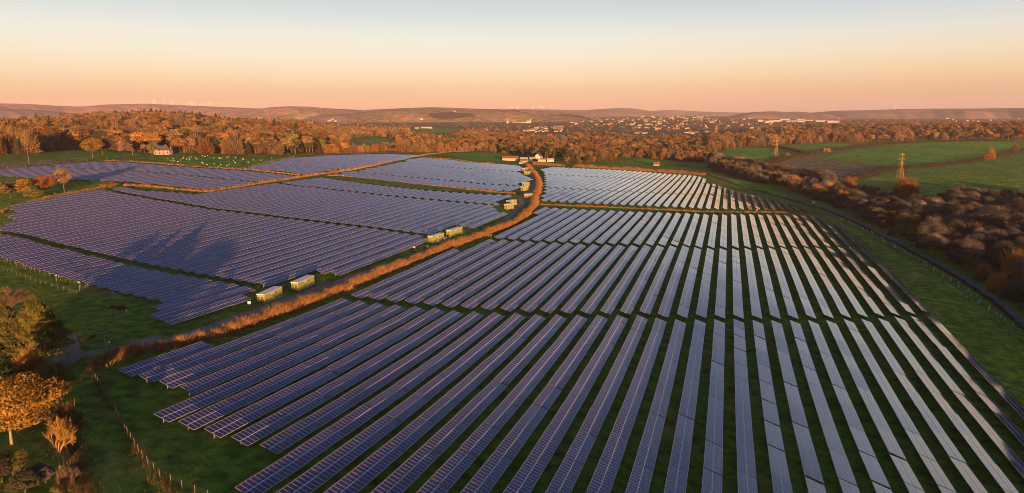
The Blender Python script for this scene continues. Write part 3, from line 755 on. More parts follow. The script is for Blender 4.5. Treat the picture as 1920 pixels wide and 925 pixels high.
def bare_meshes(kind, seed, H, Rd, n, base=None, w=.05, bark='bark', up=.6):
    """a leafless dome of fine twigs"""
    rng = np.random.default_rng(seed); base = H * .12 if base is None else base
    q = rand_dirs(n, rng); q[:, 2] = np.abs(q[:, 2]) * 1.0 - .15; q /= np.linalg.norm(q, axis=1)[:, None]
    lump = 1 + .16 * np.sin(q[:, 0] * 5 + seed) * np.cos(q[:, 1] * 6) + .10 * rng.normal(size=n)
    B = q * np.array([Rd, Rd, H - base]) * (lump * (.80 + .25 * rng.random(n)))[:, None]; B[:, 2] += base; B[:, 2] = np.maximum(B[:, 2], .15)
    A = B * (.45 + .3 * rng.random((n, 1))); A[:, 2] = B[:, 2] * (.35 + .35 * rng.random(n))
    V, Fc = sticks(A, B, w * (.6 + .8 * rng.random(n)), rng)
    m = n // 2; i = rng.integers(0, n, m); P = A[i] + (B[i] - A[i]) * rng.random((m, 1)); e = P + rand_dirs(m, rng) * .16 * Rd + np.array([0, 0, .05 * H])
    V2, F2_ = sticks(P, e, w * .6, rng); Fc = np.concatenate([Fc, F2_ + len(V)]); V = np.concatenate([V, V2])
    cm = mesh('crown', V, Fc, M['leaf_' + kind])
    tm = trunk_mb(H * .9, max(.08, H * .016), rng, max(base, .4), Rd, 6).mesh('trunk', [M[bark]])
    return cm, tm
def conifer_meshes(kind, seed, H, Rd, n, size, fl=.5):
    rng = np.random.default_rng(seed)
    t = rng.random(n) ** .75; rad = Rd * np.minimum(1, (1 - t) ** .9 * 1.2) * (.78 + .3 * rng.random(n)); a = rng.random(n) * 2 * math.pi
    rad *= 1 + .14 * np.sin(a * 5 + t * 31 + seed) + .1 * np.sin(a * 9 - t * 53)
    P = np.stack([np.cos(a) * rad, np.sin(a) * rad, .4 + t * (H - .4)], 1)
    nr = np.stack([np.cos(a), np.sin(a), np.full(n, .8)], 1)
    V, Fc = leaf_tris(P, nr, size, rng, 1.1)
    m = n // 3; i = rng.integers(0, n, m); B = P[i] + nr[i] * np.array([.25, .25, .55]) * size * 2.2; V2, F2_ = sticks(P[i], B, size * .3, rng)
    Fc = np.concatenate([Fc, F2_ + len(V)]); V = np.concatenate([V, V2])
    b = MB(); b.tube((0, 0, -.3), (0, 0, H * .8), H * .025, .05, 7)
    return mesh('crown', V, Fc, M['leaf_' + kind]), b.mesh('trunk', [M['bark']])
def plant_tree(name, label, cat, cm, tm, p, s=1.0, rz=0.0, group=None, sz=None):
    t = thing(name, label, cat, (p[0], p[1], tz(p[0], p[1]) - .1), rz, group)
    t.scale = (s, s, sz or s)
    link('crown', cm, t); link('trunk', tm, t)
    return t
def joined(cm, tm, name='tree'):
    """one mesh with crown and trunk for trees too small to show their parts"""
    def arr(me):
        V = np.empty(len(me.vertices) * 3); me.vertices.foreach_get('co', V); return V.reshape(-1, 3)
    V1, V2 = arr(cm), arr(tm); f = [tuple(p.vertices) for p in cm.polygons] + [tuple(v + len(V1) for v in p.vertices) for p in tm.polygons]
    mi = [0] * len(cm.polygons) + [1] * len(tm.polygons)
    return mesh(name, np.concatenate([V1, V2]), f, [cm.materials[0], tm.materials[0]], mi)

# ------------------------------------------------------------------ hedges and fences
def path_len(P):
    return [0] + list(np.cumsum([(Vector(P[i + 1][:2]) - Vector(P[i][:2])).length for i in range(len(P) - 1)]))
def sample_path(P, s):
    L = path_len(P); xs = np.interp(s, L, [p[0] for p in P]); ys = np.interp(s, L, [p[1] for p in P]); return xs, ys
def hedge(label, px, h, w, m, per_m=40, tw=.045, name='hedge', cat='hedge', pts=None, leafy=0.0, seed=1, gaps=()):
    P = pts or [at(*p) for p in px]
    rng = np.random.default_rng(seed); L = path_len(P)[-1]; n = int(L * per_m)
    s = rng.random(n) * L
    prof = .78 + .17 * np.sin(s * .11 + seed) + .16 * np.sin(s * .43 + 2 * seed) + .14 * np.sin(s * 1.3) + .12 * np.sin(s * 2.7 + seed)
    keep = rng.random(n) < .62 + .38 * np.sin(s * .9 + seed) * np.sin(s * .37)
    for g0, g1 in gaps: keep &= ~((s > g0) & (s < g1))
    s = s[keep]; prof = prof[keep]; n = len(s)
    x, y = sample_path(P, s); x2, y2 = sample_path(P, np.minimum(s + .5, L)); dx, dy = x2 - x, y2 - y; dl = np.maximum(np.hypot(dx, dy), 1e-6)
    off = rng.normal(size=n) * w * .3; x = x - dy / dl * off; y = y + dx / dl * off
    z = terrain(x, y)
    hh = h * prof * (.45 + .6 * rng.random(n)) * (1 - .3 * (np.abs(off) / w))
    z0 = z + np.where(rng.random(n) < .5, 0, hh * .45 * rng.random(n))
    A = np.stack([x, y, z0], 1)
    lean = rng.normal(size=(n, 2)) * .32
    B = np.stack([x + lean[:, 0] * hh, y + lean[:, 1] * hh, z + hh], 1)
    V, Fc = sticks(A, B, tw * (.6 + .8 * rng.random(n)), rng)
    if leafy:
        k = int(n * leafy); i = rng.integers(0, n, k); Q = A[i] + (B[i] - A[i]) * (.3 + .7 * rng.random((k, 1)))
        V2, F2_ = leaf_tris(Q, rand_dirs(k, rng), tw * 3.5, rng); Fc = np.concatenate([Fc, F2_ + len(V)]); V = np.concatenate([V, V2])
    c = P[len(P) // 2]; o = Vector((c[0], c[1], tz(c[0], c[1])))
    return tag(link(name, mesh(name, V - np.array(o), Fc, m), None, o), label, cat)
def fence(label, px, spacing=2.6, h=1.25, r=.055, wires=3, pts=None, name='fence', parts=True, lean=.03, seed=3):
    P = pts or [at(*p) for p in px]
    rng = np.random.default_rng(seed); L = path_len(P)[-1]; n = max(2, int(L / spacing))
    if parts and n > 100: spacing = L / 99; n = 99
    s = np.linspace(0, L, n); x, y = sample_path(P, s)
    base = Vector((x[0], y[0], tz(x[0], y[0]))); t = thing(name, label, 'fence', base)
    tops = []
    pm = MB().tube((0, 0, -.4), (0, 0, h), r, r * .9, 6).mesh('fence_post', [M['wood']]) if parts else None
    allp = MB()
    for i in range(n):
        p = Vector((x[i], y[i], tz(x[i], y[i]))) - base; lx, ly = rng.normal(size=2) * lean
        if parts: link('post', pm, t, p, (lx, ly, rng.random()))
        else: allp.tube(p - Vector((0, 0, .3)), p + Vector((ly * h, -lx * h, h * (.92 + .12 * rng.random()))), r, r * .9, 5)
        tops.append(p)
    if not parts: allp.obj('posts', [M['wood']], t)
    if wires:
        b = MB()
        for i in range(n - 1):
            for k in range(wires):
                zz = Vector((0, 0, h * (.92 - .28 * k))); b.bar(tops[i] + zz, tops[i + 1] + zz, .012)
        b.obj('wire', [M['wire']], t)
    return t
HEDGE_PX = [(172, 688), (200, 680), (235, 668), (290, 656), (345, 646), (400, 633), (450, 617), (500, 599), (560, 577), (620, 554), (660, 537), (720, 513), (780, 489), (830, 470), (870, 454), (910, 441), (950, 427), (975, 414), (990, 401), (1000, 388), (1004, 374), (1009, 358), (1011, 346), (1008, 336), (1001, 326), (993, 317), (988, 310)]
HP = [at(*p) for p in HEDGE_PX]
hedge('long russet leafless hedge between the two solar fields beside the gravel track', None, 3.3, 3.8, M['twig'], 230, .05, pts=HP, seed=2)
FP = []
for i, p in enumerate(HP[:-3]):
    q = HP[i + 1]; d = Vector((q[0] - p[0], q[1] - p[1])).normalized(); FP.append((p[0] + d.y * 2.0, p[1] - d.x * 2.0))
fence('row of pale fence posts along the right foot of the long russet hedge', None, 3.2, 1.2, .06, 1, pts=FP, parts=True, seed=5)
hedge('low straight russet hedge crossing from the track towards the right lane', [(1012, 384), (1060, 386), (1130, 389), (1200, 392), (1280, 396), (1330, 398), (1400, 399), (1470, 399), (1545, 400)], 1.5, 1.8, M['twig'], 60, .06, seed=4)
hedge('russet cross hedge between the left strips of panels', [(972, 363.5), (940, 362), (880, 356), (800, 347), (720, 338), (660, 331.5), (612, 329)], 1.6, 2.0, M['twig'], 60, .08, seed=6)
hedge('long russet hedge running diagonally past the sheep pasture array to the barn meadow', [(232, 348), (262, 350), (300, 352), (345, 357), (398, 361), (430, 354), (470, 347), (530, 338), (575, 331), (610, 326), (660, 319), (700, 311), (745, 301), (780, 294), (800, 290), (835, 286), (880, 284)], 2.0, 2.4, M['twig'], 60, .10, seed=7)
hedge('short russet hedge between the sheep pasture array and the farthest array', [(446, 318), (480, 320), (520, 324.5), (560, 329)], 1.6, 2.0, M['twig'], 60, .09, seed=8)
hedge('straggly hedge along the lower edge of the sheep pasture', [(195, 302), (240, 303), (300, 307.5), (375, 313.5), (446, 318)], 1.4, 2.2, M['twig'], 36, .10, seed=9)
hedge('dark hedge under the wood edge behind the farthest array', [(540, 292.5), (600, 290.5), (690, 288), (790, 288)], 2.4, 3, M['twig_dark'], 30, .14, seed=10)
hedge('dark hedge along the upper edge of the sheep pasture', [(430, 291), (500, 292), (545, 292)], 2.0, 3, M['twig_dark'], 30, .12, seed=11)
hedge('russet hedge on the near side of the barn meadow', [(790, 296), (850, 299), (880, 304), (900, 306), (922, 306)], 1.4, 2, M['twig'], 45, .10, seed=12)
hedge('thick russet hedge behind the block of panels below the farm', [(1000, 309), (1040, 311), (1100, 314.5), (1160, 317.5), (1220, 321), (1270, 325), (1320, 329)], 4.0, 7, M['twig'], 140, .11, seed=13, leafy=.5)
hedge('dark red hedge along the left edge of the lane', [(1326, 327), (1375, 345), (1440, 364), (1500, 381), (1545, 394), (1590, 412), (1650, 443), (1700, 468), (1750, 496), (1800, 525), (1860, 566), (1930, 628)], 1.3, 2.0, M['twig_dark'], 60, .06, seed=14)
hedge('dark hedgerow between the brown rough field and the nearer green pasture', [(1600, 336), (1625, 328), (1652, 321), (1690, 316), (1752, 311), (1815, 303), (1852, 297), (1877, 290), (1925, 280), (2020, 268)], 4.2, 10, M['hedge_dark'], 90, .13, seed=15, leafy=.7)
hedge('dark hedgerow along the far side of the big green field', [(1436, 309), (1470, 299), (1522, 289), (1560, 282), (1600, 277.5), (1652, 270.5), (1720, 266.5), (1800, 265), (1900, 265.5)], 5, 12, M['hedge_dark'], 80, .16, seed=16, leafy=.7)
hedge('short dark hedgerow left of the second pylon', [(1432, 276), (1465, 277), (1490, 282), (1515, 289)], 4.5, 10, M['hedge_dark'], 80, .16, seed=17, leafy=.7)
hedge('thin dark hedge crossing the green pasture at the right', [(1862, 310), (1890, 311), (1960, 312)], 1.2, 2, M['scrub_twig'], 40, .08, seed=18)
hedge('golden brown hedge beside the fence left of the broad array', [(-40, 412), (0, 400), (30, 388), (80, 374), (130, 364), (180, 354), (212, 349)], 1.6, 2.2, M['twig'], 70, .07, seed=19)
hedge('dry brambles and weeds along the fence at the lower left', [(168, 690), (182, 716), (210, 768), (245, 830), (290, 890), (330, 940)], .8, 2.4, M['scrub_twig'], 90, .03, seed=20, name='bramble_strip', cat='brambles')
hedge('overgrown brown bramble strip beside the garden trees', [(122, 762), (132, 800), (140, 850), (150, 900), (165, 945)], 1.5, 3.0, M['scrub_twig'], 130, .035, seed=21, name='bramble_strip', cat='brambles', leafy=.3)
hedge('low dead bush at the corner of the paddock fences', [(205, 577), (220, 580), (236, 578)], 1.3, 2.2, M['twig_dark'], 120, .05, seed=22, name='bush', cat='bush')
hedge('scruffy brown weeds behind the gate by the yard', [(150, 640), (170, 634), (186, 628)], 1.0, 2.5, M['scrub_twig'], 90, .035, seed=23, name='bramble_strip', cat='brambles')
fence('wooden post fence at the lower left beside the nearest rows', [(166, 686), (172, 700), (186, 724), (204, 752), (225, 790), (245, 825), (268, 862), (300, 897), (335, 915), (390, 938)], 2.4, 1.5, .055, 2, seed=6)
fence('tall post fence below the strip of panels at the left edge', [(-20, 489), (5, 495), (30, 500), (60, 510), (110, 525), (160, 542), (210, 557), (258, 574)], 3.0, 1.5, .055, 2, seed=7)
fence('lower paddock fence with dry grass parallel to the panel strip fence', [(-10, 500), (30, 515), (80, 533), (120, 545), (165, 558), (205, 570)], 3.2, 1.2, .045, 2, seed=8)
fence('paddock fence running down from the dead bush to the yard', [(222, 582), (205, 598), (188, 616), (170, 632), (152, 648)], 3.2, 1.2, .045, 2, seed=9)
fence('post fence running from the fence corner down to the open gate', [(258, 574), (240, 590), (220, 612), (204, 640), (201, 655)], 3.2, 1.3, .045, 2, seed=10)
fence('post fence in front of the golden hedge left of the broad array', [(30, 392), (80, 378), (130, 367), (180, 357), (215, 352)], 3.4, 1.5, .085, 1, seed=11)
fence('close post fence beside the sheep pasture and the farthest array', [(440, 321), (470, 315), (500, 306), (530, 300), (553, 295)], 2.6, 1.7, .10, 0, seed=12)
fence('post fence along the lower edge of the sheep pasture', [(200, 301), (250, 304), (310, 308.5), (375, 314), (440, 319)], 4.5, 1.5, .09, 1, seed=13)
fence('post fence at the far left before the stubble field', [(-20, 320), (10, 317), (40, 314.5), (62, 312)], 5.0, 1.7, .10, 1, seed=14)
fence('post fence above the sheep pasture array at the left', [(62, 312), (100, 308.5), (150, 304.5), (200, 302)], 4.5, 1.4, .09, 1, seed=15)
fence('wire fence on thin posts between the green verge and the lane', [(1556, 402), (1600, 422), (1650, 449), (1700, 478), (1750, 508), (1800, 541), (1850, 578), (1920, 645)], 3.4, 1.4, .05, 2, seed=16)
fence('post fence behind the diagonal hedge at the farthest array', [(585, 324), (620, 320), (665, 315.5)], 3.0, 1.4, .09, 0, seed=17)

def gate(label, a, b, h=1.25):
    a = Vector(at(*a)); b = Vector(at(*b)); base = a.copy(); t = thing('field_gate', label, 'gate', base)
    f = MB()
    for k in range(5): f.bar(a - base + Vector((0, 0, .25 + k * h / 4.6)), b - base + Vector((0, 0, .25 + k * h / 4.6)), .06)
    f.bar(a - base + Vector((0, 0, .2)), b - base + Vector((0, 0, .2 + h * .85)), .05)
    f.obj('gate_frame', [M['steel']], t)
    for p in (a, b): MB().tube((0, 0, -.3), (0, 0, h + .35), .09, .09, 6).obj('gate_post', [M['wood']], t, p - base)
gate('closed grey metal field gate across the track beside the conifers', (131, 680), (151, 656))
gate('open grey metal field gate by the white lamp post on the track', (196, 640), (205, 667))
# ------------------------------------------------------------------ inverter cabins
M['cabin'] = mat('cabin_paint', (.235, .245, .072), (.28, .28, .095), .8, .5, spec=.35)
M['cabin_roof'] = mat('cabin_roof', (.62, .66, .70), (.70, .73, .76), 1.2, .45, spec=.4)
M['concrete'] = mat('concrete', (.34, .33, .31), (.44, .43, .40), 1.0, .9)
M['hole'] = mat('vent_dark', (.02, .02, .02), rough=.8)
M['white'] = mat('white_paint', (.74, .74, .72), rough=.5)
M['render'] = mat('white_render', (.46, .43, .39), (.54, .51, .46), .5, .85)
M['town_wall'] = mat('town_wall', (.30, .25, .22), (.38, .32, .28), .05, .9)
M['town_pale'] = mat('town_pale', (.26, .21, .17), (.34, .27, .21), .05, .9)
M['brick'] = mat('brick', (.26, .13, .085), (.36, .19, .12), 1.2, .9)
M['stone'] = mat('stone', (.30, .25, .20), (.42, .36, .28), .9, .9)
M['slate'] = mat('slate', (.07, .07, .075), (.12, .115, .115), .8, .7)
M['tile'] = mat('roof_tile', (.13, .075, .05), (.19, .11, .07), .8, .85)
M['tin'] = mat('tin_roof', (.30, .32, .33), (.42, .43, .43), .5, .5)
M['window'] = mat('window_glass', (.03, .035, .045), rough=.08, spec=.6)
M['door'] = mat('door_paint', (.12, .10, .08), rough=.6)
def make_cabin(name, label, p, rz, L=6.6, W=2.5, Hh=2.5, hoods=True, group='inverter cabins'):
    t = thing(name, label, 'cabin', p, rz, group)
    MB().box(-L / 2 - .15, L / 2 + .15, -W / 2 - .12, W / 2 + .12, -.5, .25).obj('plinth', [M['concrete']], t)
    b = MB().box(-L / 2, L / 2, -W / 2, W / 2, .253, Hh)
    for i in range(9):                          # shallow pressed ribs
        x = -L / 2 + .35 + i * (L - .7) / 8; b.box(x - .04, x + .04, -W / 2 - .03, -W / 2 + .002, .35, Hh - .1)
    b.obj('body', [M['cabin']], t)
    r = MB(); r.hexa([(-L / 2 - .12, -W / 2 - .12, Hh + .003), (L / 2 + .12, -W / 2 - .12, Hh + .003), (L / 2 + .12, W / 2 + .12, Hh + .003), (-L / 2 - .12, W / 2 + .12, Hh + .003),
                      (-L / 2 - .1, -W / 2 - .1, Hh + .10), (L / 2 + .1, -W / 2 - .1, Hh + .10), (L / 2 + .1, W / 2 + .1, Hh + .18), (-L / 2 - .1, W / 2 + .1, Hh + .18)]); r.obj('roof', [M['cabin_roof']], t)
    d = MB().box(.6, 1.5, -W / 2 - .055, -W / 2 - .033, .3, Hh - .3).obj('door', [M['cabin']], t)
    MB().box(1.35, 1.42, -W / 2 - .10, -W / 2 - .056, 1.1, 1.35).obj('handle', [M['steel']], d)
    MB().box(-1.4, .3, -W / 2 - .12, -W / 2 - .033, Hh - .55, Hh - .38).obj('rain_hood', [M['cabin_roof']], t)
    MB().box(.7, 1.3, -W / 2 - .08, -W / 2 - .058, Hh - .85, Hh - .55, 0).obj('louvre', [M['hole']], d)
    MB().box(-.1, .1, -W / 2 - .25, -W / 2 - .033, .4, .65).obj('junction_box', [M['white']], t)
    if hoods:
        for i in (-1, 1):
            for k in range(3):
                y = i * W * .25; z = .65 + k * .62
                h_ = MB(); h_.tube((-L / 2, y, z), (-L / 2 - .62, y, z - .12), .25, .31, 9, caps=False); h_.tube((-L / 2 - .63, y, z - .12), (-L / 2 - .02, y, z), .29, .23, 9, caps=False)
                v = h_.obj('vent_cowl', [M['cabin']], t)
                MB().tube((-L / 2 - .06, y, z), (-L / 2 - .003, y, z), .205, .205, 9).obj('vent_opening', [M['hole']], v)
    return t
def cabin_at(c0, c1, label, name='inverter_cabin', W=2.5, hh=None, **kw):
    a = at(*c0); b = at(*c1); rz = math.atan2(b.y - a.y, b.x - a.x); L = (b - a).length
    n = Vector((-math.sin(rz), math.cos(rz), 0)); c = (a + b) / 2 + n * W / 2; c.z = tz(c.x, c.y)
    return make_cabin(name, label, c, rz, L, W, hh or 2.5, **kw)
cabin_at((497, 570), (530, 556), 'pale green inverter cabin nearest the camera beside the gravel track', hh=2.75)
cabin_at((560, 546), (590, 533), 'pale green inverter cabin second along the track, alone past the nearest one', hh=2.7)
cabin_at((811, 456), (833, 450), 'pale green inverter cabin with sheep round it, midway along the track', hh=2.9)
cabin_at((845, 444), (867, 438), 'pale green inverter cabin just past the sheep, midway along the track', hh=2.9)
for (c0, c1, lb) in [((952, 393), (964, 391), 'yellowish cabin in front of its twin beside the track bend'), ((956, 386), (969, 384), 'yellowish cabin behind its twin beside the track bend'),
                     ((982, 358), (991, 357), 'small yellowish cabin at the end of the left cross hedge'), ((984, 350), (993, 349), 'white-roofed cabin behind the one at the cross hedge end'),
                     ((989, 373), (999, 371), 'yellowish cabin tight against the russet hedge at the junction'), ((987, 328), (996, 327), 'yellowish cabin below the farm beside the narrow track'), ((984, 321), (992, 320), 'farthest yellowish cabin just below the farm')]:
    cabin_at(c0, c1, lb, W=2.8, hh=3.0)
def small_post(label, px, kind='pole'):
    p = at(*px)
    if kind == 'box':
        t = thing('meter_cabinet', label, 'cabinet', p)
        for s in (-.35, .35): MB().box(s - .05, s + .05, -.05, .05, -.3, 1.2).obj('leg', [M['wood']], t)
        c = MB().box(-.4, .4, -.2, .2, 1.2, 2.0).obj('body', [M['white']], t)
        MB().box(-.35, .35, -.225, -.203, 1.25, 1.95).obj('door', [M['white']], c)
    else:
        t = thing('camera_post', label, 'post', p)
        MB().tube((0, 0, -.4), (0, 0, 2.6), .06, .05, 7).obj('pole', [M['steel']], t)
        c = MB().box(-.12, .12, -.3, .2, 2.6, 2.85).obj('camera_head', [M['white']], t)
        MB().tube((0, -.34, 2.72), (0, -.303, 2.72), .08, .08, 8).obj('lens', [M['hole']], c)
small_post('white meter cabinet on two legs beside the nearest cabin', (468, 578), 'box')
for px, lb in [((106, 520), 'pole fence'), ]: pass
for px, lb in [((107, 533), 'white camera post behind the tall fence, leftmost of three'), ((150, 546), 'white camera post behind the tall fence, middle of three'), ((213, 566), 'white camera post behind the tall fence, rightmost of three'),
               ((239, 602), 'white camera post on the fence down to the open gate'), ((207, 664), 'white camera post standing at the open gate'), ((799, 443), 'camera post at the row end beside the sheep cabin'),
               ((921, 451), 'camera post at the hedge end of the second right block'), ((104, 372), 'camera post at the golden hedge near the round tree'), ((1590, 406), 'white camera post beside the lane at the field corner')]:
    small_post(lb, px)
# the white box by the lane
p = at(1525, 382); t = thing('lane_cabinet', 'small white cabinet beside the lane at the corner of the solar field', 'cabinet', p)
MB().box(-1, 1, -.7, .7, -.3, 1.9).obj('body', [M['white']], t); MB().box(-1.1, 1.1, -.8, .8, 1.903, 2.05).obj('roof', [M['cabin_roof']], t); MB().box(-.5, .4, -.73, -.703, .1, 1.7).obj('door', [M['steel']], t)
# tree guards along the verge fence
gm = MB().tube((0, 0, -.1), (0, 0, 1.15), .09, .08, 6).mesh('tree_guard', [M['white']])
VG = [at(*p) for p in [(1580, 412), (1620, 430), (1660, 452), (1700, 475), (1735, 497), (1775, 521), (1810, 545), (1850, 575), (1890, 610)]]
Lg = path_len(VG)[-1]
for i in range(58):
    s = Lg * (i / 57) + random.uniform(-1.3, 1.3); x, y = sample_path(VG, s); x = float(x) + random.uniform(-1.5, 1.5); y = float(y) + random.uniform(-1, 1)
    tag(link('tree_guard', gm, None, (x, y, tz(x, y)), (random.uniform(-.08, .08), random.uniform(-.08, .08), 0)), 'pale plastic tree guard on the verge fence line by the lane', 'tree guard', 'tree guards along the lane fence')

# ------------------------------------------------------------------ buildings
def house(label, p, rz, L, W, eave, ridge, wall='render', roof='slate', name='house', chimney=True, windows=3, cat='house', group=None, lean_to=0):
    t = thing(name, label, cat, p, rz, group)
    b = MB()
    b.box(-L / 2, L / 2, -W / 2, W / 2, -1.0, eave)
    for s in (-1, 1): b.poly([(s * L / 2, -W / 2 * s, eave), (s * L / 2, W / 2 * s, eave), (s * L / 2, 0, ridge)])
    b.obj('wall', [M[wall]], t)
    r = MB(); o = .35; th = .16; dz = (ridge - eave) / (W / 2) * o
    for s in (-1, 1):
        r.hexa([(-L / 2 - o, s * (W / 2 + o), eave - dz + .01), (L / 2 + o, s * (W / 2 + o), eave - dz + .01), (L / 2 + o, 0, ridge + .01), (-L / 2 - o, 0, ridge + .01),
                (-L / 2 - o, s * (W / 2 + o), eave - dz + th), (L / 2 + o, s * (W / 2 + o), eave - dz + th), (L / 2 + o, 0, ridge + th), (-L / 2 - o, 0, ridge + th)] if s < 0 else
               [(L / 2 + o, s * (W / 2 + o), eave - dz + .01), (-L / 2 - o, s * (W / 2 + o), eave - dz + .01), (-L / 2 - o, 0, ridge + .01), (L / 2 + o, 0, ridge + .01),
                (L / 2 + o, s * (W / 2 + o), eave - dz + th), (-L / 2 - o, s * (W / 2 + o), eave - dz + th), (-L / 2 - o, 0, ridge + th), (L / 2 + o, 0, ridge + th)])
    ro = r.obj('roof', [M[roof]], t)
    if chimney: MB().box(L / 2 - 1.2, L / 2 - .4, -.35, .35, ridge - .6, ridge + 1.1).obj('chimney', [M['brick']], ro)
    if windows:
        fl = 2 if eave > 4.2 else 1
        for f in range(fl):
            for i in range(windows):
                x = -L / 2 + L * (i + .5) / windows; z = 1.0 + f * 2.5
                if f == 0 and i == windows // 2:
                    MB().box(x - .5, x + .5, -W / 2 - .05, -W / 2 - .003, .0, 2.1).obj('door', [M['door']], t)
                else:
                    w_ = MB().box(x - .6, x + .6, -W / 2 - .04, -W / 2 - .003, z, z + 1.2).obj('window', [M['window']], t)
        w_ = MB().box(-L / 2 - .04, -L / 2 - .003, -.5, .5, 1.1, 2.2).obj('window', [M['window']], t)
    return t
def house_at(label, px, rz, L, W, e, r, **kw):
    p = at(*px); return house(label, p, rz, L, W, e, r, **kw)
FRZ = YAW                                       # facing the camera
house_at('long pale stone barn with a brown roof at the farm', (957, 301.5), FRZ - .05, 21, 8, 3.4, 6.2, wall='stone', roof='tile', name='barn', chimney=False, windows=0, cat='barn')
house_at('green tin shed right of the long barn', (982, 301), FRZ + .1, 10, 7, 2.6, 4.2, wall='stone', roof='tin', name='shed', chimney=False, windows=0, cat='shed')
house_at('brown tiled farm shed in front of the others at the farm', (983, 305), FRZ - .3, 9, 6, 2.6, 4.6, wall='stone', roof='tile', name='shed', chimney=False, windows=0, cat='shed')
house_at('dark shed with a white roof edge left of the farmhouse', (999, 301), FRZ, 9, 6, 3.0, 4.4, wall='slate', roof='tin', name='shed', chimney=False, windows=0, cat='shed')
house_at('white gabled farmhouse with a pale chimney', (1010, 300), FRZ + 1.2, 11, 7.5, 5.2, 8.6, name='farmhouse')
house_at('low stone outbuilding right of the farmhouse', (1016, 303.5), FRZ, 10, 5, 2.4, 3.8, wall='stone', roof='stone', name='shed', chimney=False, windows=0, cat='shed')
house_at('white outbuilding with a green roof at the right end of the farm', (1032, 303.5), FRZ, 9, 6, 2.8, 4.4, wall='render', roof='tin', name='shed', chimney=False, windows=2, cat='shed')
house_at('tiny stone hut on the track below the farm', (977, 308), FRZ, 5, 4, 2.2, 3.2, wall='stone', roof='tile', name='shed', chimney=False, windows=0, cat='shed')
house_at('white gabled house at the wood edge above the sheep', (303, 290), FRZ + 1.0, 11, 7, 4.4, 8.0, wall='town_wall', windows=3)
house_at('low white annexe of the house above the sheep', (315, 289.5), FRZ, 7, 5.5, 3.0, 5.2, wall='town_wall', windows=2)
house_at('white house with a dark roof half hidden among the central trees', (937, 276), FRZ + .2, 11, 9, 6.0, 9.0, windows=3)
house_at('long low white shed among trees beyond the farthest array', (668, 280), FRZ, 16, 7, 2.6, 4.0, roof='tile', name='shed', chimney=False, windows=0, cat='shed')
house_at('dark roofed house with a pale gable beyond the farthest array', (721, 276), FRZ + .5, 13, 9, 3.0, 7.5, wall='stone', windows=2)
house_at('brick house with a red roof on the wooded slope', (638, 254), FRZ + .3, 14, 10, 5.0, 10, wall='brick', roof='tile', windows=3)
house_at('small brown cottage in the gap of the right wood meadow', (1230, 311), FRZ, 8, 6, 2.6, 4.6, wall='brick', roof='tile', windows=0)
# long white hall on the hillside, the white works with a tower, industrial sheds
house_at('long white hall with a red roof on the wooded slope', (800, 241), FRZ, 46, 12, 5, 8.5, wall='town_wall', roof='tile', name='hall', chimney=False, windows=7, cat='hall')
house_at('small white wing left of the long white hall', (782, 241.5), FRZ, 18, 10, 4.5, 8, wall='town_wall', roof='tile', name='hall', chimney=False, windows=3, cat='hall')
pw_ = at(990, 231.5)
t = thing('works_building', 'big white works with a stepped tower before the town', 'works', pw_, FRZ)
MB().box(-45, 18, -14, 14, -3, 9).obj('long_hall', [M['town_wall']], t); MB().box(-10, 20, -12, 15, 9.003, 17).obj('upper_hall', [M['town_wall']], t); MB().box(14, 20, -5, 5, 17.003, 27).obj('tower', [M['town_wall']], t); MB().box(-100, -45.003, -8, 8, -3, 5).obj('low_wing', [M['town_wall']], t)
pc = at(952, 231.5); t = thing('tall_chimney', 'slim white chimney stack left of the white works', 'chimney', pc); MB().tube((0, 0, -2), (0, 0, 26), 3.0, 2.2, 10).obj('stack', [M['render']], t); MB().box(-9, 9, -5, 5, -2, 5).obj('plinth', [M['render']], t)
# town
def town_mesh(seed, wall, roof):
    b = MB(); L, W, e, r = [(10, 8, 5.2, 8.2), (16, 8, 5.0, 8.0), (9, 7, 3, 6.4), (24, 9, 5.4, 8.4)][seed % 4]
    b.box(-L / 2, L / 2, -W / 2, W / 2, -2, e)
    for s in (-1, 1):
        b.poly([(s * L / 2, -W / 2 * s, e), (s * L / 2, W / 2 * s, e), (s * L / 2, 0, r)])
        b.poly([(-s * L / 2 - s * .3, s * (W / 2 + .3), e - .2), (-s * L / 2 - s * .3, 0, r + .05), (s * L / 2 + s * .3, 0, r + .05), (s * L / 2 + s * .3, s * (W / 2 + .3), e - .2)][::-1], 1)
    for i in range(3): b.box(-L / 2 + L * (i + .5) / 3 - .6, -L / 2 + L * (i + .5) / 3 + .6, -W / 2 - .05, -W / 2 - .003, 1, 2.3, 2)
    return b.mesh('town_house', [M[wall], M[roof], M['window']])
TM = {'white': [town_mesh(i, 'town_wall', 'slate') for i in range(4)], 'red': [town_mesh(i, 'town_wall', 'tile') for i in range(4)], 'brick': [town_mesh(i, 'brick', 'tile') for i in range(3)], 'pale': [town_mesh(i, 'town_pale', 'tile') for i in range(4)]}
TOWN = {'white': 'small white house with a slate roof', 'red': 'small white house with a red tiled roof', 'brick': 'small red brick house', 'pale': 'small buff house with a red tiled roof'}
def town(x0, x1, y0, y1, n, where, kinds=('white', 'red', 'pale', 'white', 'brick'), bend=0, s=1.0):
    rr = random.Random(int(x0 * 3 + y0))
    for i in range(n):
        u = rr.random(); px = x0 + (x1 - x0) * u; py = y0 + (y1 - y0) * rr.random() + bend * math.sin(u * math.pi)
        k = rr.choice(kinds); p = at(px, py, 0, 6000)
        o = link('town_house', rr.choice(TM[k]), None, p, (0, 0, FRZ + rr.choice((0, .4, -.5, 1.4, .15))))
        q = s * rr.uniform(.7, 1.0) * max(1, mpp(p) / 2.6); o.scale = (q, q, q)
        tag(o, TOWN[k] + ' ' + where, 'house', 'houses ' + where)
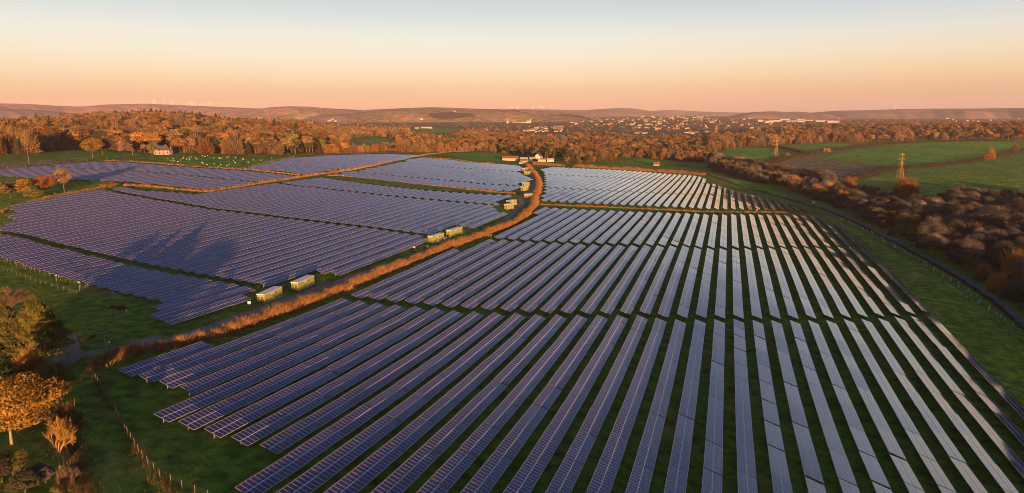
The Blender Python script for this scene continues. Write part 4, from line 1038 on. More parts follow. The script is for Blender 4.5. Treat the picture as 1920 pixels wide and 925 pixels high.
town(986, 1055, 237, 249, 42, 'in the estate below the white works', ('white', 'white', 'red', 'pale'))
town(1066, 1190, 223, 235, 44, 'on the near rise of the town')
town(1185, 1300, 226, 243, 64, 'in the middle of the town', bend=1)
town(1195, 1345, 217, 227, 52, 'on the upper streets of the town')
town(1300, 1445, 222, 242, 40, 'on the right side of the town')
town(1640, 1775, 216.5, 223, 26, 'on the hillside estate at the right')
town(1770, 1925, 222, 232, 16, 'among trees at the far right', ('red', 'brick', 'pale', 'white'))
town(1186, 1216, 250, 253, 5, 'shaded at the dark wood edge', ('white',))
town(1288, 1332, 249, 253, 9, 'shaded below the right side of the town', ('white',))
def hill_house(px, py, far, w): 
    p = at(px, py, 0, far)
    r = ray(px, py); h = math.hypot(r[0], r[1]); p = Vector((r[0] / h * far, r[1] / h * far, CZ + r[2] / h * far))
    o = link('hill_farm', random.choice(TM['white'][:2] + TM['red'][:2]), None, p, (0, 0, FRZ + random.uniform(-.5, .5))); o.scale = (w, w, w)
    tag(o, 'pale farmhouse on the far green hill', 'house', 'farmhouses on the far hill')
for px, py in [(618, 226), (624, 224), (629, 227), (642, 222), (716, 216), (720, 214), (765, 217), (770, 220), (778, 221), (790, 223), (812, 222), (816, 219), (902, 217), (905, 219), (852, 209)]: hill_house(px, py + 1, 4800 if py > 222 else 5300, 1.5)
for i, (px, py, L) in enumerate([(1452, 227, 90), (1470, 224.5, 70), (1490, 228, 110), (1500, 225, 60), (1518, 227, 80), (1545, 227.5, 120), (1560, 229, 70), (1440, 229, 50), (1425, 227, 40)]):
    p = at(px, py + 1.5, 0, 5000); q = mpp(p)
    house('big pale industrial shed right of the town, ' + ordinal(i + 1) + ' of the cluster', p, FRZ + random.uniform(-.1, .1), L, 40, 8, 13, wall='render', roof='tin', name='industrial_shed', chimney=False, windows=0, cat='shed', group='industrial sheds by the town') if False else None
    b = MB(); b.box(-L / 2, L / 2, -18, 18, -4, 9); t = thing('industrial_shed', ['white industrial shed at the left of the estate beyond the wood', 'small white industrial shed standing behind its neighbours', 'long white industrial shed in front', 'short grey-roofed industrial shed in the back row', 'white industrial shed in the middle of the estate', 'longest white industrial shed at the right of the estate', 'last white industrial shed to the right', 'small shed left of the industrial estate', 'leftmost small pale shed before the industrial estate'][i], 'shed', p, FRZ, 'industrial sheds by the town')
    b.obj('wall', [M['town_wall']], t); MB().hexa([(-L / 2 - 1, -19, 9.003), (L / 2 + 1, -19, 9.003), (L / 2 + 1, 19, 9.003), (-L / 2 - 1, 19, 9.003), (-L / 2 - 1, -.5, 13), (L / 2 + 1, -.5, 13), (L / 2 + 1, .5, 13), (-L / 2 - 1, .5, 13)]).obj('roof', [M['tin']], t)

# ------------------------------------------------------------------ pylons, poles, turbines
M['pylon'] = mat('pylon_steel', (.26, .175, .10), rough=.75, spec=.2)
def pylon(label, px, top, s=1.0, wfac=1.0):
    p = at(*px); H = top_z(px[0], top, p) - p.z
    t = thing('pylon', label, 'pylon', p, YAW + .25)
    k = H / 30.0; w = .30 * k * wfac
    b = MB()
    def half(z): return (3.0 - 2.15 * min(1, z / 19)) * k if z < 19 else (.85 - .45 * (z - 19) / 11) * k
    zs = [0, 5, 9.5, 13, 16, 19, 22, 25, 28, 30]
    for sx, sy in ((1, 1), (1, -1), (-1, -1), (-1, 1)):
        for a, c in zip(zs, zs[1:]): b.bar((sx * half(a), sy * half(a), a * k), (sx * half(c), sy * half(c), c * k), w)
    for a, c in zip(zs, zs[1:]):
        h0, h1 = half(a), half(c)
        for q0, q1 in (((1, 1), (1, -1)), ((1, -1), (-1, -1)), ((-1, -1), (-1, 1)), ((-1, 1), (1, 1))):
            b.bar((q0[0] * h0, q0[1] * h0, a * k), (q1[0] * h1, q1[1] * h1, c * k), w * .6)
            b.bar((q1[0] * h0, q1[1] * h0, a * k), (q0[0] * h1, q0[1] * h1, c * k), w * .6)
            b.bar((q0[0] * h1, q0[1] * h1, c * k), (q1[0] * h1, q1[1] * h1, c * k), w * .6)
    b.obj('lattice_tower', [M['pylon']], t)
    for z, a in ((18.6, 3.3), (23.2, 4.5), (28.2, 3.7)):
        c = MB(); h = half(z)
        for sx in (-1, 1):
            for sy in (-1, 1):
                c.bar((sx * h, sy * h, z * k), (sx * a * k, 0, (z + .1) * k), w * .8); c.bar((sx * h, sy * h, (z + 1.4) * k), (sx * a * k, 0, (z + .2) * k), w * .7)
            for f in (.35, .65): c.bar((sx * (h + (a * k - h) * f), 0, z * k), (sx * (h + (a * k - h) * f), 0, (z + 1.4 * (1 - f)) * k), w * .6)
        o = c.obj('crossarm', [M['pylon']], t)
        for sx in (-1, 1): MB().tube((sx * a * k, 0, (z - 1.6) * k), (sx * a * k, 0, z * k), .14 * k, .14 * k, 6).obj('insulator', [M['steel']], o)
    return t
pylon('nearest lattice pylon, standing behind the orange tree on the right', (1687, 336), 287.5, wfac=1.0)
pylon('second lattice pylon, at the corner of the green meadow', (1454, 294), 257, wfac=1.2)
pylon('distant lattice pylon rising from the wood before the town', (1342, 262), 236, wfac=1.6)
pylon('tiny lattice pylon on the skyline wood left of the industrial sheds', (1573, 232), 219, wfac=1.2)
def pole(label, px, top, r=.16):
    p = at(*px); H = top_z(px[0], top, p) - p.z
    t = thing('utility_pole', label, 'pole', p, YAW)
    MB().tube((0, 0, -.4), (0, 0, H), r, r * .75, 7).obj('pole', [M['bark'] if px[0] > 900 else M['wood']], t)
    c = MB().bar((-.9, 0, H - .5), (.9, 0, H - .5), .16).obj('crossbar', [M['wood']], t)
    for s in (-.75, .75): MB().tube((s, 0, H - .42), (s, 0, H - .15), .07, .05, 6).obj('insulator', [M['white']], c)
pole('wooden utility pole before the wood at the far left', (55, 310), 277, .2)
pole('wooden pole at the left end of the sheep pasture', (249, 292), 271, .2)
pole('wooden pole at the right end of the russet hedge by the meadow', (887, 287), 274, .22)
pole('short wooden pole left of the meadow hedge end', (869, 287), 279, .22)
pole('wooden pole behind the barn meadow', (929, 288), 279, .22)
pole('wooden pole among the trees behind the farthest array', (587, 288), 274, .22)
M['turbine'] = mat('turbine_white', (.60, .58, .56), rough=.6)
def turbine(px, y0, y1, far, label, ph):
    r = ray(px, y0); h = math.hypot(r[0], r[1]); p = Vector((r[0] / h * far, r[1] / h * far, CZ + r[2] / h * far))
    r2 = ray(px, y1); Ht = CZ + r2[2] / math.hypot(r2[0], r2[1]) * far - p.z
    t = thing('wind_turbine', label, 'wind turbine', p, YAW + .2, 'wind turbines on the skyline')
    tw_ = MB().tube((0, 0, -20), (0, 0, Ht), 2.4, 1.5, 8).obj('tower', [M['turbine']], t)
    MB().box(-2, 2, -4, 5, Ht - 1, Ht + 3).obj('nacelle', [M['turbine']], t)
    for k in range(3):
        a = ph + k * 2.094
        MB().bar((0, -7, Ht + 2), (math.sin(a) * Ht * .55, -7, Ht + 2 + math.cos(a) * Ht * .55), 2.4, .7).obj('blade', [M['turbine']], t)
TU = [(267, 197, 190), (288, 197, 189), (291.5, 197, 190), (308, 197.5, 190.5), (322, 198, 191), (354, 199, 193), (359, 199, 193), (364, 199.5, 193.5), (392, 201, 195)]
for i, (x, a, b_) in enumerate(TU): turbine(x, a + 1, b_, 9300, 'tiny white wind turbine on the left skyline, ' + ordinal(i + 1) + ' from the left', i * .7)
for i, (x, a, b_) in enumerate([(960, 206, 201), (970, 206, 200), (998, 206.5, 200), (1012, 206.5, 201), (1017, 206.5, 201), (1033, 206.5, 200.5), (1039, 206.5, 201)]): turbine(x, a + 1, b_, 10200, 'faint wind turbine on the central skyline, ' + ordinal(i + 1) + ' from the left', i * .9)
turbine(1677, 207, 194.5, 8400, 'lone white wind turbine on the right skyline', .2)

# ------------------------------------------------------------------ sheep
M['wool'] = mat('wool', (.44, .41, .35), (.54, .50, .43), 6, .95, spec=.05)
M['sheep_face'] = mat('sheep_face', (.20, .17, .14), rough=.9)
def sheep_mesh(graze, seed):
    """one continuous body: grid of rings along the spine, legs and head drawn out of it with a skin"""
    me = bpy.data.meshes.new('sheep_skeleton')
    hd = (.62, 0, .28) if graze else (.74, 0, .92)
    v = [(0, 0, .66), (.30, 0, .68), (-.32, 0, .67), (-.48, 0, .62), (.50, 0, .66 if graze else .80), hd, (hd[0] + .14, 0, hd[2] - (.10 if graze else .06)),
         (.30, .15, .40), (.31, .15, .02), (.30, -.15, .40), (.33, -.15, .02), (-.36, .15, .42), (-.38, .15, .02), (-.36, -.15, .42), (-.40, -.15, .02)]
    e = [(0, 1), (0, 2), (2, 3), (1, 4), (4, 5), (5, 6), (1, 7), (7, 8), (1, 9), (9, 10), (2, 11), (11, 12), (2, 13), (13, 14)]
    r = [.29, .27, .28, .17, .15, .10, .06, .08, .035, .08, .035, .09, .035, .09, .035]
    me.from_pydata(v, e, []); o = bpy.data.objects.new('sheep_skeleton', me); COL.objects.link(o)
    md = o.modifiers.new('skin', 'SKIN'); sk = me.skin_vertices[0].data
    for i, q in enumerate(r): sk[i].radius = (q, q)
    sk[0].use_root = True
    o.modifiers.new('sub', 'SUBSURF').levels = 1; o.modifiers['sub'].render_levels = 1
    dg = bpy.context.evaluated_depsgraph_get(); out = bpy.data.meshes.new_from_object(o.evaluated_get(dg))
    bpy.data.objects.remove(o)
    out.name = 'sheep'; out.materials.clear(); out.materials.append(M['wool']); out.materials.append(M['sheep_face'])
    for p in out.polygons:
        c = p.center; p.material_index = 1 if (c.x > hd[0] - .02 or c.z < .3 and abs(c.x) < .6 and not (graze and c.x > .5)) else 0; p.use_smooth = True
    return out
SHM = [sheep_mesh(True, 1), sheep_mesh(False, 2)]
def sheep(px, py, label, group, s=1.15):
    p = at(px, py); o = link('sheep', random.choice(SHM + SHM[:1]), None, p, (0, 0, random.uniform(0, 6.28))); o.scale = (s, s, s); tag(o, label, 'sheep', group)
for zx, zy in [(787, 122), (857, 120), (828, 150), (870, 150), (852, 165), (918, 160), (950, 143), (980, 122), (988, 105), (1028, 130), (1062, 115), (1068, 137), (1092, 103), (1140, 108), (1155, 122), (1160, 128), (1232, 88), (1262, 98), (1300, 88), (1378, 117), (1445, 108), (1460, 123), (1480, 117), (1543, 103), (1570, 103), (1660, 108), (1632, 147), (1655, 175), (1750, 128), (1757, 122), (1887, 140), (1822, 170), (1228, 172), (1240, 185), (1385, 190), (1465, 205), (1580, 195), (1290, 200), (920, 198), (1437, 225), (1550, 210)]:
    sheep(200 + zx / 6.857, 281 + zy / 6.857, 'white sheep grazing in the pasture below the white house', 'sheep in the far pasture', 1.05)
for zx, zy in [(10, 180), (105, 195), (115, 200), (240, 208), (175, 238), (475, 185), (340, 212), (10, 240)]:
    sheep(440 + zx / 6.857, 271 + zy / 6.857, 'white sheep in the pasture corner near the close post fence', 'sheep in the pasture corner', 1.05)
for (zx, zy), lb in zip([(262, 802), (503, 778), (550, 768), (485, 795), (398, 826), (273, 892), (105, 897)], ['sheep standing left of the cabin midway along the track', 'sheep just right of the cabin midway along the track', 'sheep between the two cabins midway along the track', 'sheep at the right corner of the cabin plinth', 'sheep in front of the cabin midway along the track', 'sheep nearest the track below the sheep cabin', 'sheep beside the row end left of the sheep cabin']):
    sheep(760 + zx / 6.607, 331 + zy / 6.607, lb, 'sheep round the cabins', 1.3)
for (zx, zy), lb in zip([(1020, 130), (1175, 100), (1285, 122)], ['sheep at the hedge foot, left of three near the short row', 'sheep at the hedge foot, middle of three near the short row', 'sheep at the hedge foot, right of three near the short row']):
    sheep(225 + zx / 10.28, 651.5 + zy / 10.28, lb, 'sheep by the nearest short row', 1.0)
for (px, py), lb in zip([(1017, 347), (1020.5, 347.3), (1018.5, 360.5), (1422, 381), (1441, 385), (1395, 386.5), (1464, 379.5), (1476, 381), (1489, 384), (1487, 391), (1418.5, 396)], ['left sheep of the pair right of the bend in the russet hedge', 'right sheep of the pair right of the bend in the russet hedge', 'lone sheep below the pair at the russet hedge'] + ['pale sheep between the last rows beyond the cross hedge'] * 8):
    sheep(px, py, lb, 'sheep among the far rows', 1.2)
# ------------------------------------------------------------------ trees
def branch_meshes(kind, seed, H, Rd, levels, kids, w, bark):
    """a leafless tree grown branch by branch, then fitted to its height and width"""
    rng = np.random.default_rng(seed); segs = []
    def grow(p, d, L, lv, r):
        e = p + d * L; segs.append((p, e, r, lv))
        if lv == levels: return
        for i in range(kids):
            q = p + d * L * (1.0 if i < 2 else rng.uniform(.5, .95))
            dd = d + rand_dirs(1, rng)[0] * (.62 if lv else .75) + np.array([0, 0, .16]); dd /= np.linalg.norm(dd)
            grow(q, dd, (L if lv else 1.0) * rng.uniform(.58, .82), lv + 1, r * .6)
    grow(np.zeros(3), np.array([0, 0, 1.0]), .6, 0, 1.0)
    A = np.array([s[0] for s in segs]); B = np.array([s[1] for s in segs]); lv = np.array([s[3] for s in segs])
    top = max(A[:, 2].max(), B[:, 2].max()); rad = np.percentile(np.hypot(B[:, 0], B[:, 1]), 90)
    sc_ = np.array([Rd / rad, Rd / rad, H / top]); A *= sc_; B *= sc_; A[:, 2] = np.maximum(A[:, 2], -.2); B[:, 2] = np.maximum(B[:, 2], .2)
    th = lv >= 2
    V, Fc = sticks(A[th], B[th], w * np.array([1.6, 1.6, 1.5, 1.0, .75, .55, .45])[lv[th]], rng)
    V2, F2_ = sticks(A[th], B[th], w * np.array([1.6, 1.6, 1.5, 1.0, .75, .55, .45])[lv[th]], rng)
    cm = mesh('crown', np.concatenate([V, V2]), np.concatenate([Fc, F2_ + len(V)]), M['leaf_' + kind])
    b = MB()
    for a_, e_, r_, l_ in zip(A[~th], B[~th], [s[2] for s in segs if s[3] < 2], lv[~th]): b.tube(a_ - np.array([0, 0, .2 if l_ == 0 else 0]), e_, .18 if l_ == 0 else .10, .11 if l_ == 0 else .06, 6)
    return cm, b.mesh('trunk', [M[bark]])
def tree_at(label, px, base, top, width, maker, cat='tree', name='tree', rz=None, group=None, dz=0.0):
    """maker(H, R) -> crown, trunk; base and top are photo rows, width the crown's width in photo pixels"""
    p = at(px, base); H = top_z(px, top, p) - p.z; Rd = width / 2 * mpp(p)
    cm, tm = maker(H, Rd)
    return plant_tree(name, label, cat, cm, tm, p, 1.0, random.uniform(0, 6.28) if rz is None else rz, group)
tree_at('tall dense yellow-green conifer beside the yard, the larger of two', 74, 660, 551, 100, lambda H, W: conifer_meshes('conifer', 1, H, W, 11000, .40), 'conifer', 'conifer')
tree_at('dense yellow-green conifer at the left edge, behind the larger one', 14, 654, 560, 76, lambda H, W: conifer_meshes('conifer', 2, H, W, 9000, .40), 'conifer', 'conifer')
tree_at('leafless pinkish tree rising behind the two conifers', 10, 612, 532, 70, lambda H, W: branch_meshes('bare', 3, H, W, 6, 4, .06, 'bark'))
tree_at('orange twiggy willow glowing between conifer and hedge at the left', 66, 738, 650, 82, lambda H, W: bare_meshes('orange', 4, H, W, 7000, H * .08, .05))
tree_at('olive feathery willow just left of the closed gate', 108, 755, 664, 74, lambda H, W: tree_meshes('olive', 5, H, W, 9000, .17, .5, H * .08, 16))
tree_at('broad golden-leaved tree with a pale leaning trunk', 22, 834, 706, 172, lambda H, W: tree_meshes('gold', 6, H, W, 19000, .26, .12, H * .20, 16, 'pale_bark'))
tree_at('small fan-shaped leafless tree with golden twigs', 112, 878, 772, 76, lambda H, W: branch_meshes('orange', 7, H, W, 5, 4, .05, 'pale_bark'))
tree_at('round clipped shrub, green above and purple below', 38, 893, 843, 48, lambda H, W: tree_meshes('olive', 8, H, W, 2600, .17, 0, .15, 12), 'shrub', 'shrub')
tree_at('purple-brown shrub tucked under the round clipped shrub', 24, 893, 862, 30, lambda H, W: tree_meshes('scrub', 9, H, W, 1400, .15, 0, .1, 8), 'shrub', 'shrub')
tree_at('small bright green shrub at the bottom left edge', 108, 932, 905, 26, lambda H, W: tree_meshes('olive', 10, H, W, 900, .15, 0, .1, 8), 'shrub', 'shrub')
tree_at('thin leafless bush below the fan-shaped tree', 124, 912, 868, 34, lambda H, W: bare_meshes('bare', 11, H, W, 700, .2, .03), 'bush', 'bush')
tree_at('reddish leafless bush between willow and fan-shaped tree', 122, 800, 752, 58, lambda H, W: bare_meshes('rust', 12, H, W, 1300, .2, .04), 'bush', 'bush')
tree_at('dark evergreen bush behind the golden tree', 20, 770, 690, 70, lambda H, W: tree_meshes('green', 13, H, W, 4500, .3, 0, .3, 12), 'bush', 'bush')
tree_at('dark dense evergreen at the left frame edge between conifer and golden tree', -8, 745, 640, 70, lambda H, W: tree_meshes('green', 40, H, W, 9000, .30, 0, .4, 18), 'tree')
tree_at('tawny leafy bush filling the gap above the golden tree', 84, 772, 700, 70, lambda H, W: tree_meshes('brown', 41, H, W, 7000, .20, .5, .2, 16), 'bush', 'bush')
tree_at('tangled brown bush right of the golden tree', 118, 838, 790, 44, lambda H, W: bare_meshes('scrub', 42, H, W, 1600, .2, .035), 'bush', 'bush')
for (px, b_, t_, w_, kd, lb) in [(48, 925, 880, 60, 'dark', 'dark rounded garden bush at the bottom left, below the clipped shrub'), (86, 905, 862, 46, 'scrub', 'dull brown garden bush between the clipped shrub and the fan-shaped tree'), (4, 905, 850, 50, 'dark', 'dark bush at the left edge beside the clipped shrub'),
                                 (140, 800, 765, 30, 'olive', 'small olive bush at the right side of the bramble strip'), (134, 905, 868, 34, 'scrub', 'dull bush in the lower bramble strip'), (58, 800, 752, 60, 'brown', 'tawny bush in the dark under the golden tree'), (40, 716, 662, 60, 'rust', 'rust bush squeezed between the conifers and the willow')]:
    tree_at(lb, px, b_, t_, w_, lambda H, W: tree_meshes(kd, int(px + t_), H, W, 4200, .20, .4, .15, 12), 'bush', 'bush')
# left edge between the arrays
tree_at('round pinkish tree with yellow lower leaves before the arrays', 121, 361, 315, 31, lambda H, W: tree_meshes('bare', 14, H, W, 5200, .34, .5, H * .2, 14))
tree_at('yellow-orange tree left of the round pinkish tree', 86, 364, 327, 44, lambda H, W: tree_meshes('orange', 15, H, W, 5000, .40, .4, H * .12, 14))
tree_at('low yellow-green tree at the left edge among bushes', 46, 370, 336, 46, lambda H, W: tree_meshes('gold', 16, H, W, 4200, .40, .4, H * .1, 12))
tree_at('small olive tree with a pale stem at the left edge', 20, 372, 340, 40, lambda H, W: tree_meshes('olive', 17, H, W, 3800, .38, .3, H * .15, 12))
tree_at('russet bush at the left frame edge before the array', 0, 376, 340, 44, lambda H, W: tree_meshes('brown', 18, H, W, 3000, .40, .4, H * .1, 10), 'bush', 'bush')
tree_at('dark green bush under the yellow-orange tree', 66, 374, 352, 40, lambda H, W: tree_meshes('olive', 19, H, W, 2400, .35, 0, .3, 10), 'bush', 'bush')
tree_at('dark low bush right of the round pinkish tree', 150, 350, 342, 22, lambda H, W: tree_meshes('green', 20, H, W, 1200, .35, 0, .2, 8), 'bush', 'bush')
tree_at('low russet bush by the hedge left of the broad array', 205, 352, 342, 44, lambda H, W: tree_meshes('rust', 21, H, W, 2000, .35, .5, .2, 10), 'bush', 'bush')
tree_at('large spreading yellow-brown oak standing alone in the upper left meadow', 174, 297, 258, 42, lambda H, W: tree_meshes('orange', 22, H, W, 4800, .6, .3, H * .24, 16))
tree_at('broad rust-coloured tree just behind the lone oak', 193, 291, 255, 34, lambda H, W: tree_meshes('rust', 23, H, W, 4000, .6, .3, H * .12, 14))
tree_at('small stunted leafless tree at the hedge corner of the farthest array', 630, 326, 314, 8, lambda H, W: bare_meshes('bare', 24, H, W, 500, .5, .08), 'tree')
tree_at('single pale tree with a light trunk at the pasture upper edge', 529, 292, 279, 12, lambda H, W: tree_meshes('brown', 25, H, W, 900, .7, .4, H * .3, 8))
tree_at('green bush before the white house above the sheep', 284, 291, 268, 16, lambda H, W: tree_meshes('olive', 26, H, W, 1200, .7, 0, H * .1, 8), 'bush', 'bush')
tree_at('bright yellow-green bush in the hedge right of the farm', 1064, 307, 293, 13, lambda H, W: tree_meshes('olive', 27, H, W, 1200, .6, 0, .5, 8), 'bush', 'bush')
tree_at('dark pointed fir in the thick hedge right of the farm', 1071, 314, 304, 8, lambda H, W: conifer_meshes('green', 28, H, W, 800, .6), 'conifer', 'conifer')
# right side singles
tree_at('glowing orange round tree standing in front of the nearest pylon', 1697, 369, 330, 48, lambda H, W: bare_meshes('orange', 30, H, W, 3600, H * .1, .13))
tree_at('rust-orange tree at the top of the scrub left of the pylon', 1596, 358, 329, 32, lambda H, W: tree_meshes('rust', 31, H, W, 2600, .55, .4, H * .1, 12))
tree_at('pale orange tree in the hedgerow, nearer of two at the right', 1848, 305, 287, 17, lambda H, W: tree_meshes('orange', 32, H, W, 1500, .7, .4, H * .25, 10))
tree_at('pale orange tree in the hedgerow, the taller one behind', 1857, 299, 277, 16, lambda H, W: bare_meshes('orange', 33, H, W, 1400, H * .15, .16))
tree_at('pale leafless tree in the hedgerow at the far right', 1902, 286, 268, 14, lambda H, W: bare_meshes('bare', 34, H, W, 1200, H * .15, .18))
tree_at('small dark bush alone in the big green field', 1611, 298, 290, 12, lambda H, W: tree_meshes('scrub', 35, H, W, 800, .7, .3, .4, 8), 'bush', 'bush')
tree_at('small orange bush beside the second pylon', 1477, 295, 286, 12, lambda H, W: bare_meshes('orange', 36, H, W, 700, .4, .15), 'bush', 'bush')
tree_at('pale orange bush in the hedgerow beyond the second pylon', 1550, 285, 277, 16, lambda H, W: bare_meshes('orange', 37, H, W, 700, .4, .2), 'bush', 'bush')

# shared kinds for scrub and woods
def kind_set(seed0, specs):
    out = []
    for i, sp in enumerate(specs):
        if sp[0] == 'b': cm, tm = bare_meshes(sp[1], seed0 + i, sp[2], sp[3], sp[4], sp[2] * .1, sp[5])
        elif sp[0] == 'c': cm, tm = conifer_meshes(sp[1], seed0 + i, sp[2], sp[3], sp[4], sp[5])
        else: cm, tm = tree_meshes(sp[1], seed0 + i, sp[2], sp[3], sp[4], sp[5], .35, sp[2] * (.30 if sp[2] > 10 else .14), 9)
        out.append((sp[1], cm, tm, joined(cm, tm)))
    return out
SCRUB = kind_set(100, [('t', 'scrub', 7, 4.4, 5200, .24), ('t', 'grey', 8.5, 4.8, 5200, .24), ('b', 'grey', 7.5, 4.4, 4200, .05), ('t', 'dark', 7.5, 4.4, 5000, .26), ('t', 'scrub', 9, 4.8, 5400, .25), ('t', 'grey', 9, 4.8, 5200, .25), ('b', 'orange', 8.5, 4.6, 4000, .055), ('t', 'olive', 8, 4.8, 5200, .26)])
WOODS = kind_set(200, [('t', 'rust', 13, 6.4, 2000, .78), ('t', 'brown', 14, 6.6, 2000, .78), ('b', 'bare', 13, 6.0, 1800, .16), ('t', 'orange', 12, 6.0, 2000, .72), ('t', 'olive', 13, 6.0, 1800, .76), ('b', 'rust', 13, 6.2, 1800, .17), ('t', 'brown', 11, 5.8, 1800, .72), ('c', 'dark', 15, 4.0, 1400, .8), ('t', 'rust', 15, 7.0, 2200, .8), ('b', 'brown', 14, 6.6, 1800, .17), ('t', 'dark', 12, 6.0, 1800, .74)])
W_ALL = np.array([.15, .13, .13, .13, .08, .09, .10, .04, .07, .04, .04])
W_NAMES = {'rust': 'rust-brown', 'brown': 'dull brown', 'bare': 'leafless grey-brown', 'orange': 'orange', 'olive': 'olive green', 'dark': 'dark evergreen', 'scrub': 'purple-brown', 'grey': 'greyish brown'}

def gn_forest(name, label, P, S, Z, I, protos):
    """one stuff object: a point cloud that carries the shared trees"""
    me = bpy.data.meshes.new(name)
    me.vertices.add(len(P)); me.vertices.foreach_set('co', np.asarray(P, np.float32).ravel())
    for nm, tp, val in (('sc', 'FLOAT', S), ('rz', 'FLOAT', Z), ('pi', 'INT', I)):
        at_ = me.attributes.new(nm, tp, 'POINT'); at_.data.foreach_set('value', np.asarray(val, np.float32 if tp == 'FLOAT' else np.int32))
    c = bpy.data.collections.new(name + '_kinds')
    for i, pr in enumerate(protos):
        o = bpy.data.objects.new('tree_kind_%02d' % i, pr[3]); c.objects.link(o)
    g = bpy.data.node_groups.new(name, 'GeometryNodeTree')
    g.interface.new_socket('Geometry', in_out='INPUT', socket_type='NodeSocketGeometry'); g.interface.new_socket('Geometry', in_out='OUTPUT', socket_type='NodeSocketGeometry')
    n = g.nodes; L = g.links
    gi = n.new('NodeGroupInput'); go = n.new('NodeGroupOutput'); iop = n.new('GeometryNodeInstanceOnPoints'); ci = n.new('GeometryNodeCollectionInfo')
    ci.inputs['Collection'].default_value = c; ci.inputs['Separate Children'].default_value = True; ci.inputs['Reset Children'].default_value = True
    def attr(nm, tp):
        a = n.new('GeometryNodeInputNamedAttribute'); a.data_type = tp; a.inputs['Name'].default_value = nm
        return [o for o in a.outputs if o.enabled and o.name == 'Attribute'][0]
    cx = n.new('ShaderNodeCombineXYZ'); L.new(attr('rz', 'FLOAT'), cx.inputs['Z'])
    L.new(gi.outputs[0], iop.inputs['Points']); L.new(ci.outputs[0], iop.inputs['Instance']); iop.inputs['Pick Instance'].default_value = True
    L.new(attr('pi', 'INT'), iop.inputs['Instance Index'])
    L.new(cx.outputs[0], iop.inputs['Rotation']); L.new(attr('sc', 'FLOAT'), iop.inputs['Scale']); L.new(iop.outputs[0], go.inputs[0])
    o = link(name, me); md = o.modifiers.new('scatter', 'NODES'); md.node_group = g
    return tag(o, label, 'wood', kind='stuff')

# --- the scrub band on the right
BAND_UP = [(1330, 300), (1440, 323), (1500, 333), (1560, 342), (1640, 362), (1700, 376), (1765, 372), (1840, 383), (1925, 381), (2060, 372)]
BAND_LO = [(1335, 322), (1420, 343), (1470, 353), (1560, 386), (1640, 428), (1700, 456), (1760, 484), (1830, 522), (1925, 585), (2060, 690)]
bp_ = [at(*p) for p in BAND_UP] + [at(*p) for p in BAND_LO[::-1]]
bpoly = [(p.x, p.y) for p in bp_]
def poisson(poly, step, rng, reject=None):
    xs = [p[0] for p in poly]; ys = [p[1] for p in poly]; out = []
    for x in np.arange(min(xs), max(xs), step):
        for y in np.arange(min(ys), max(ys), step):
            qx, qy = x + rng.uniform(-.45, .45) * step, y + rng.uniform(-.45, .45) * step
            if in_poly(qx, qy, poly) and not (reject and reject(qx, qy)): out.append((qx, qy))
    return out
rngs = np.random.default_rng(11)
SP = poisson(bpoly, 7.0, rngs)
info = []
for x, y in SP:
    k = int(rngs.choice(8, p=[.17, .14, .12, .14, .13, .09, .06, .15])); s = rngs.uniform(.6, 1.0) if rngs.random() < .55 else rngs.uniform(1.0, 1.65)
    px, py = pix(x, y, tz(x, y)); s *= (.62 if 1560 < px < 1780 and py < 402 else 1.25) if py < np.interp(px, [p[0] for p in BAND_UP], [(a_[1] + b_[1]) / 2 for a_, b_ in zip(BAND_UP, BAND_LO)]) else 1.0; info.append((math.hypot(x, y) / s, x, y, k, s, px, py))
info.sort()
n_ind = 0; rest = []
for d, x, y, k, s, px, py in info:
    if n_ind < 95 and px < 1960:
        kd = SCRUB[k][0]; n_ind += 1
        wh = 'beside the lane' if py > np.interp(px, [p[0] for p in BAND_LO], [p[1] for p in BAND_LO]) - 26 else 'inside the thicket above the lane'
        sz = 'tall ' if s > 1.08 else 'low ' if s < .82 else ''
        plant_tree('shrub', sz + W_NAMES[kd] + ' rounded shrub ' + wh, 'shrub', SCRUB[k][1], SCRUB[k][2], (x, y), s, rngs.uniform(0, 6.28), 'shrubs of the lane thicket')
    else: rest.append((x, y, k, s))
A = np.array(rest)
gn_forest('scrub_thicket', 'dense purple-brown leafless thicket between the lane and the green pasture', np.column_stack([A[:, 0], A[:, 1], terrain(A[:, 0], A[:, 1]) - .15]), A[:, 3], rngs.uniform(0, 6.28, len(A)), A[:, 2].astype(int), SCRUB)

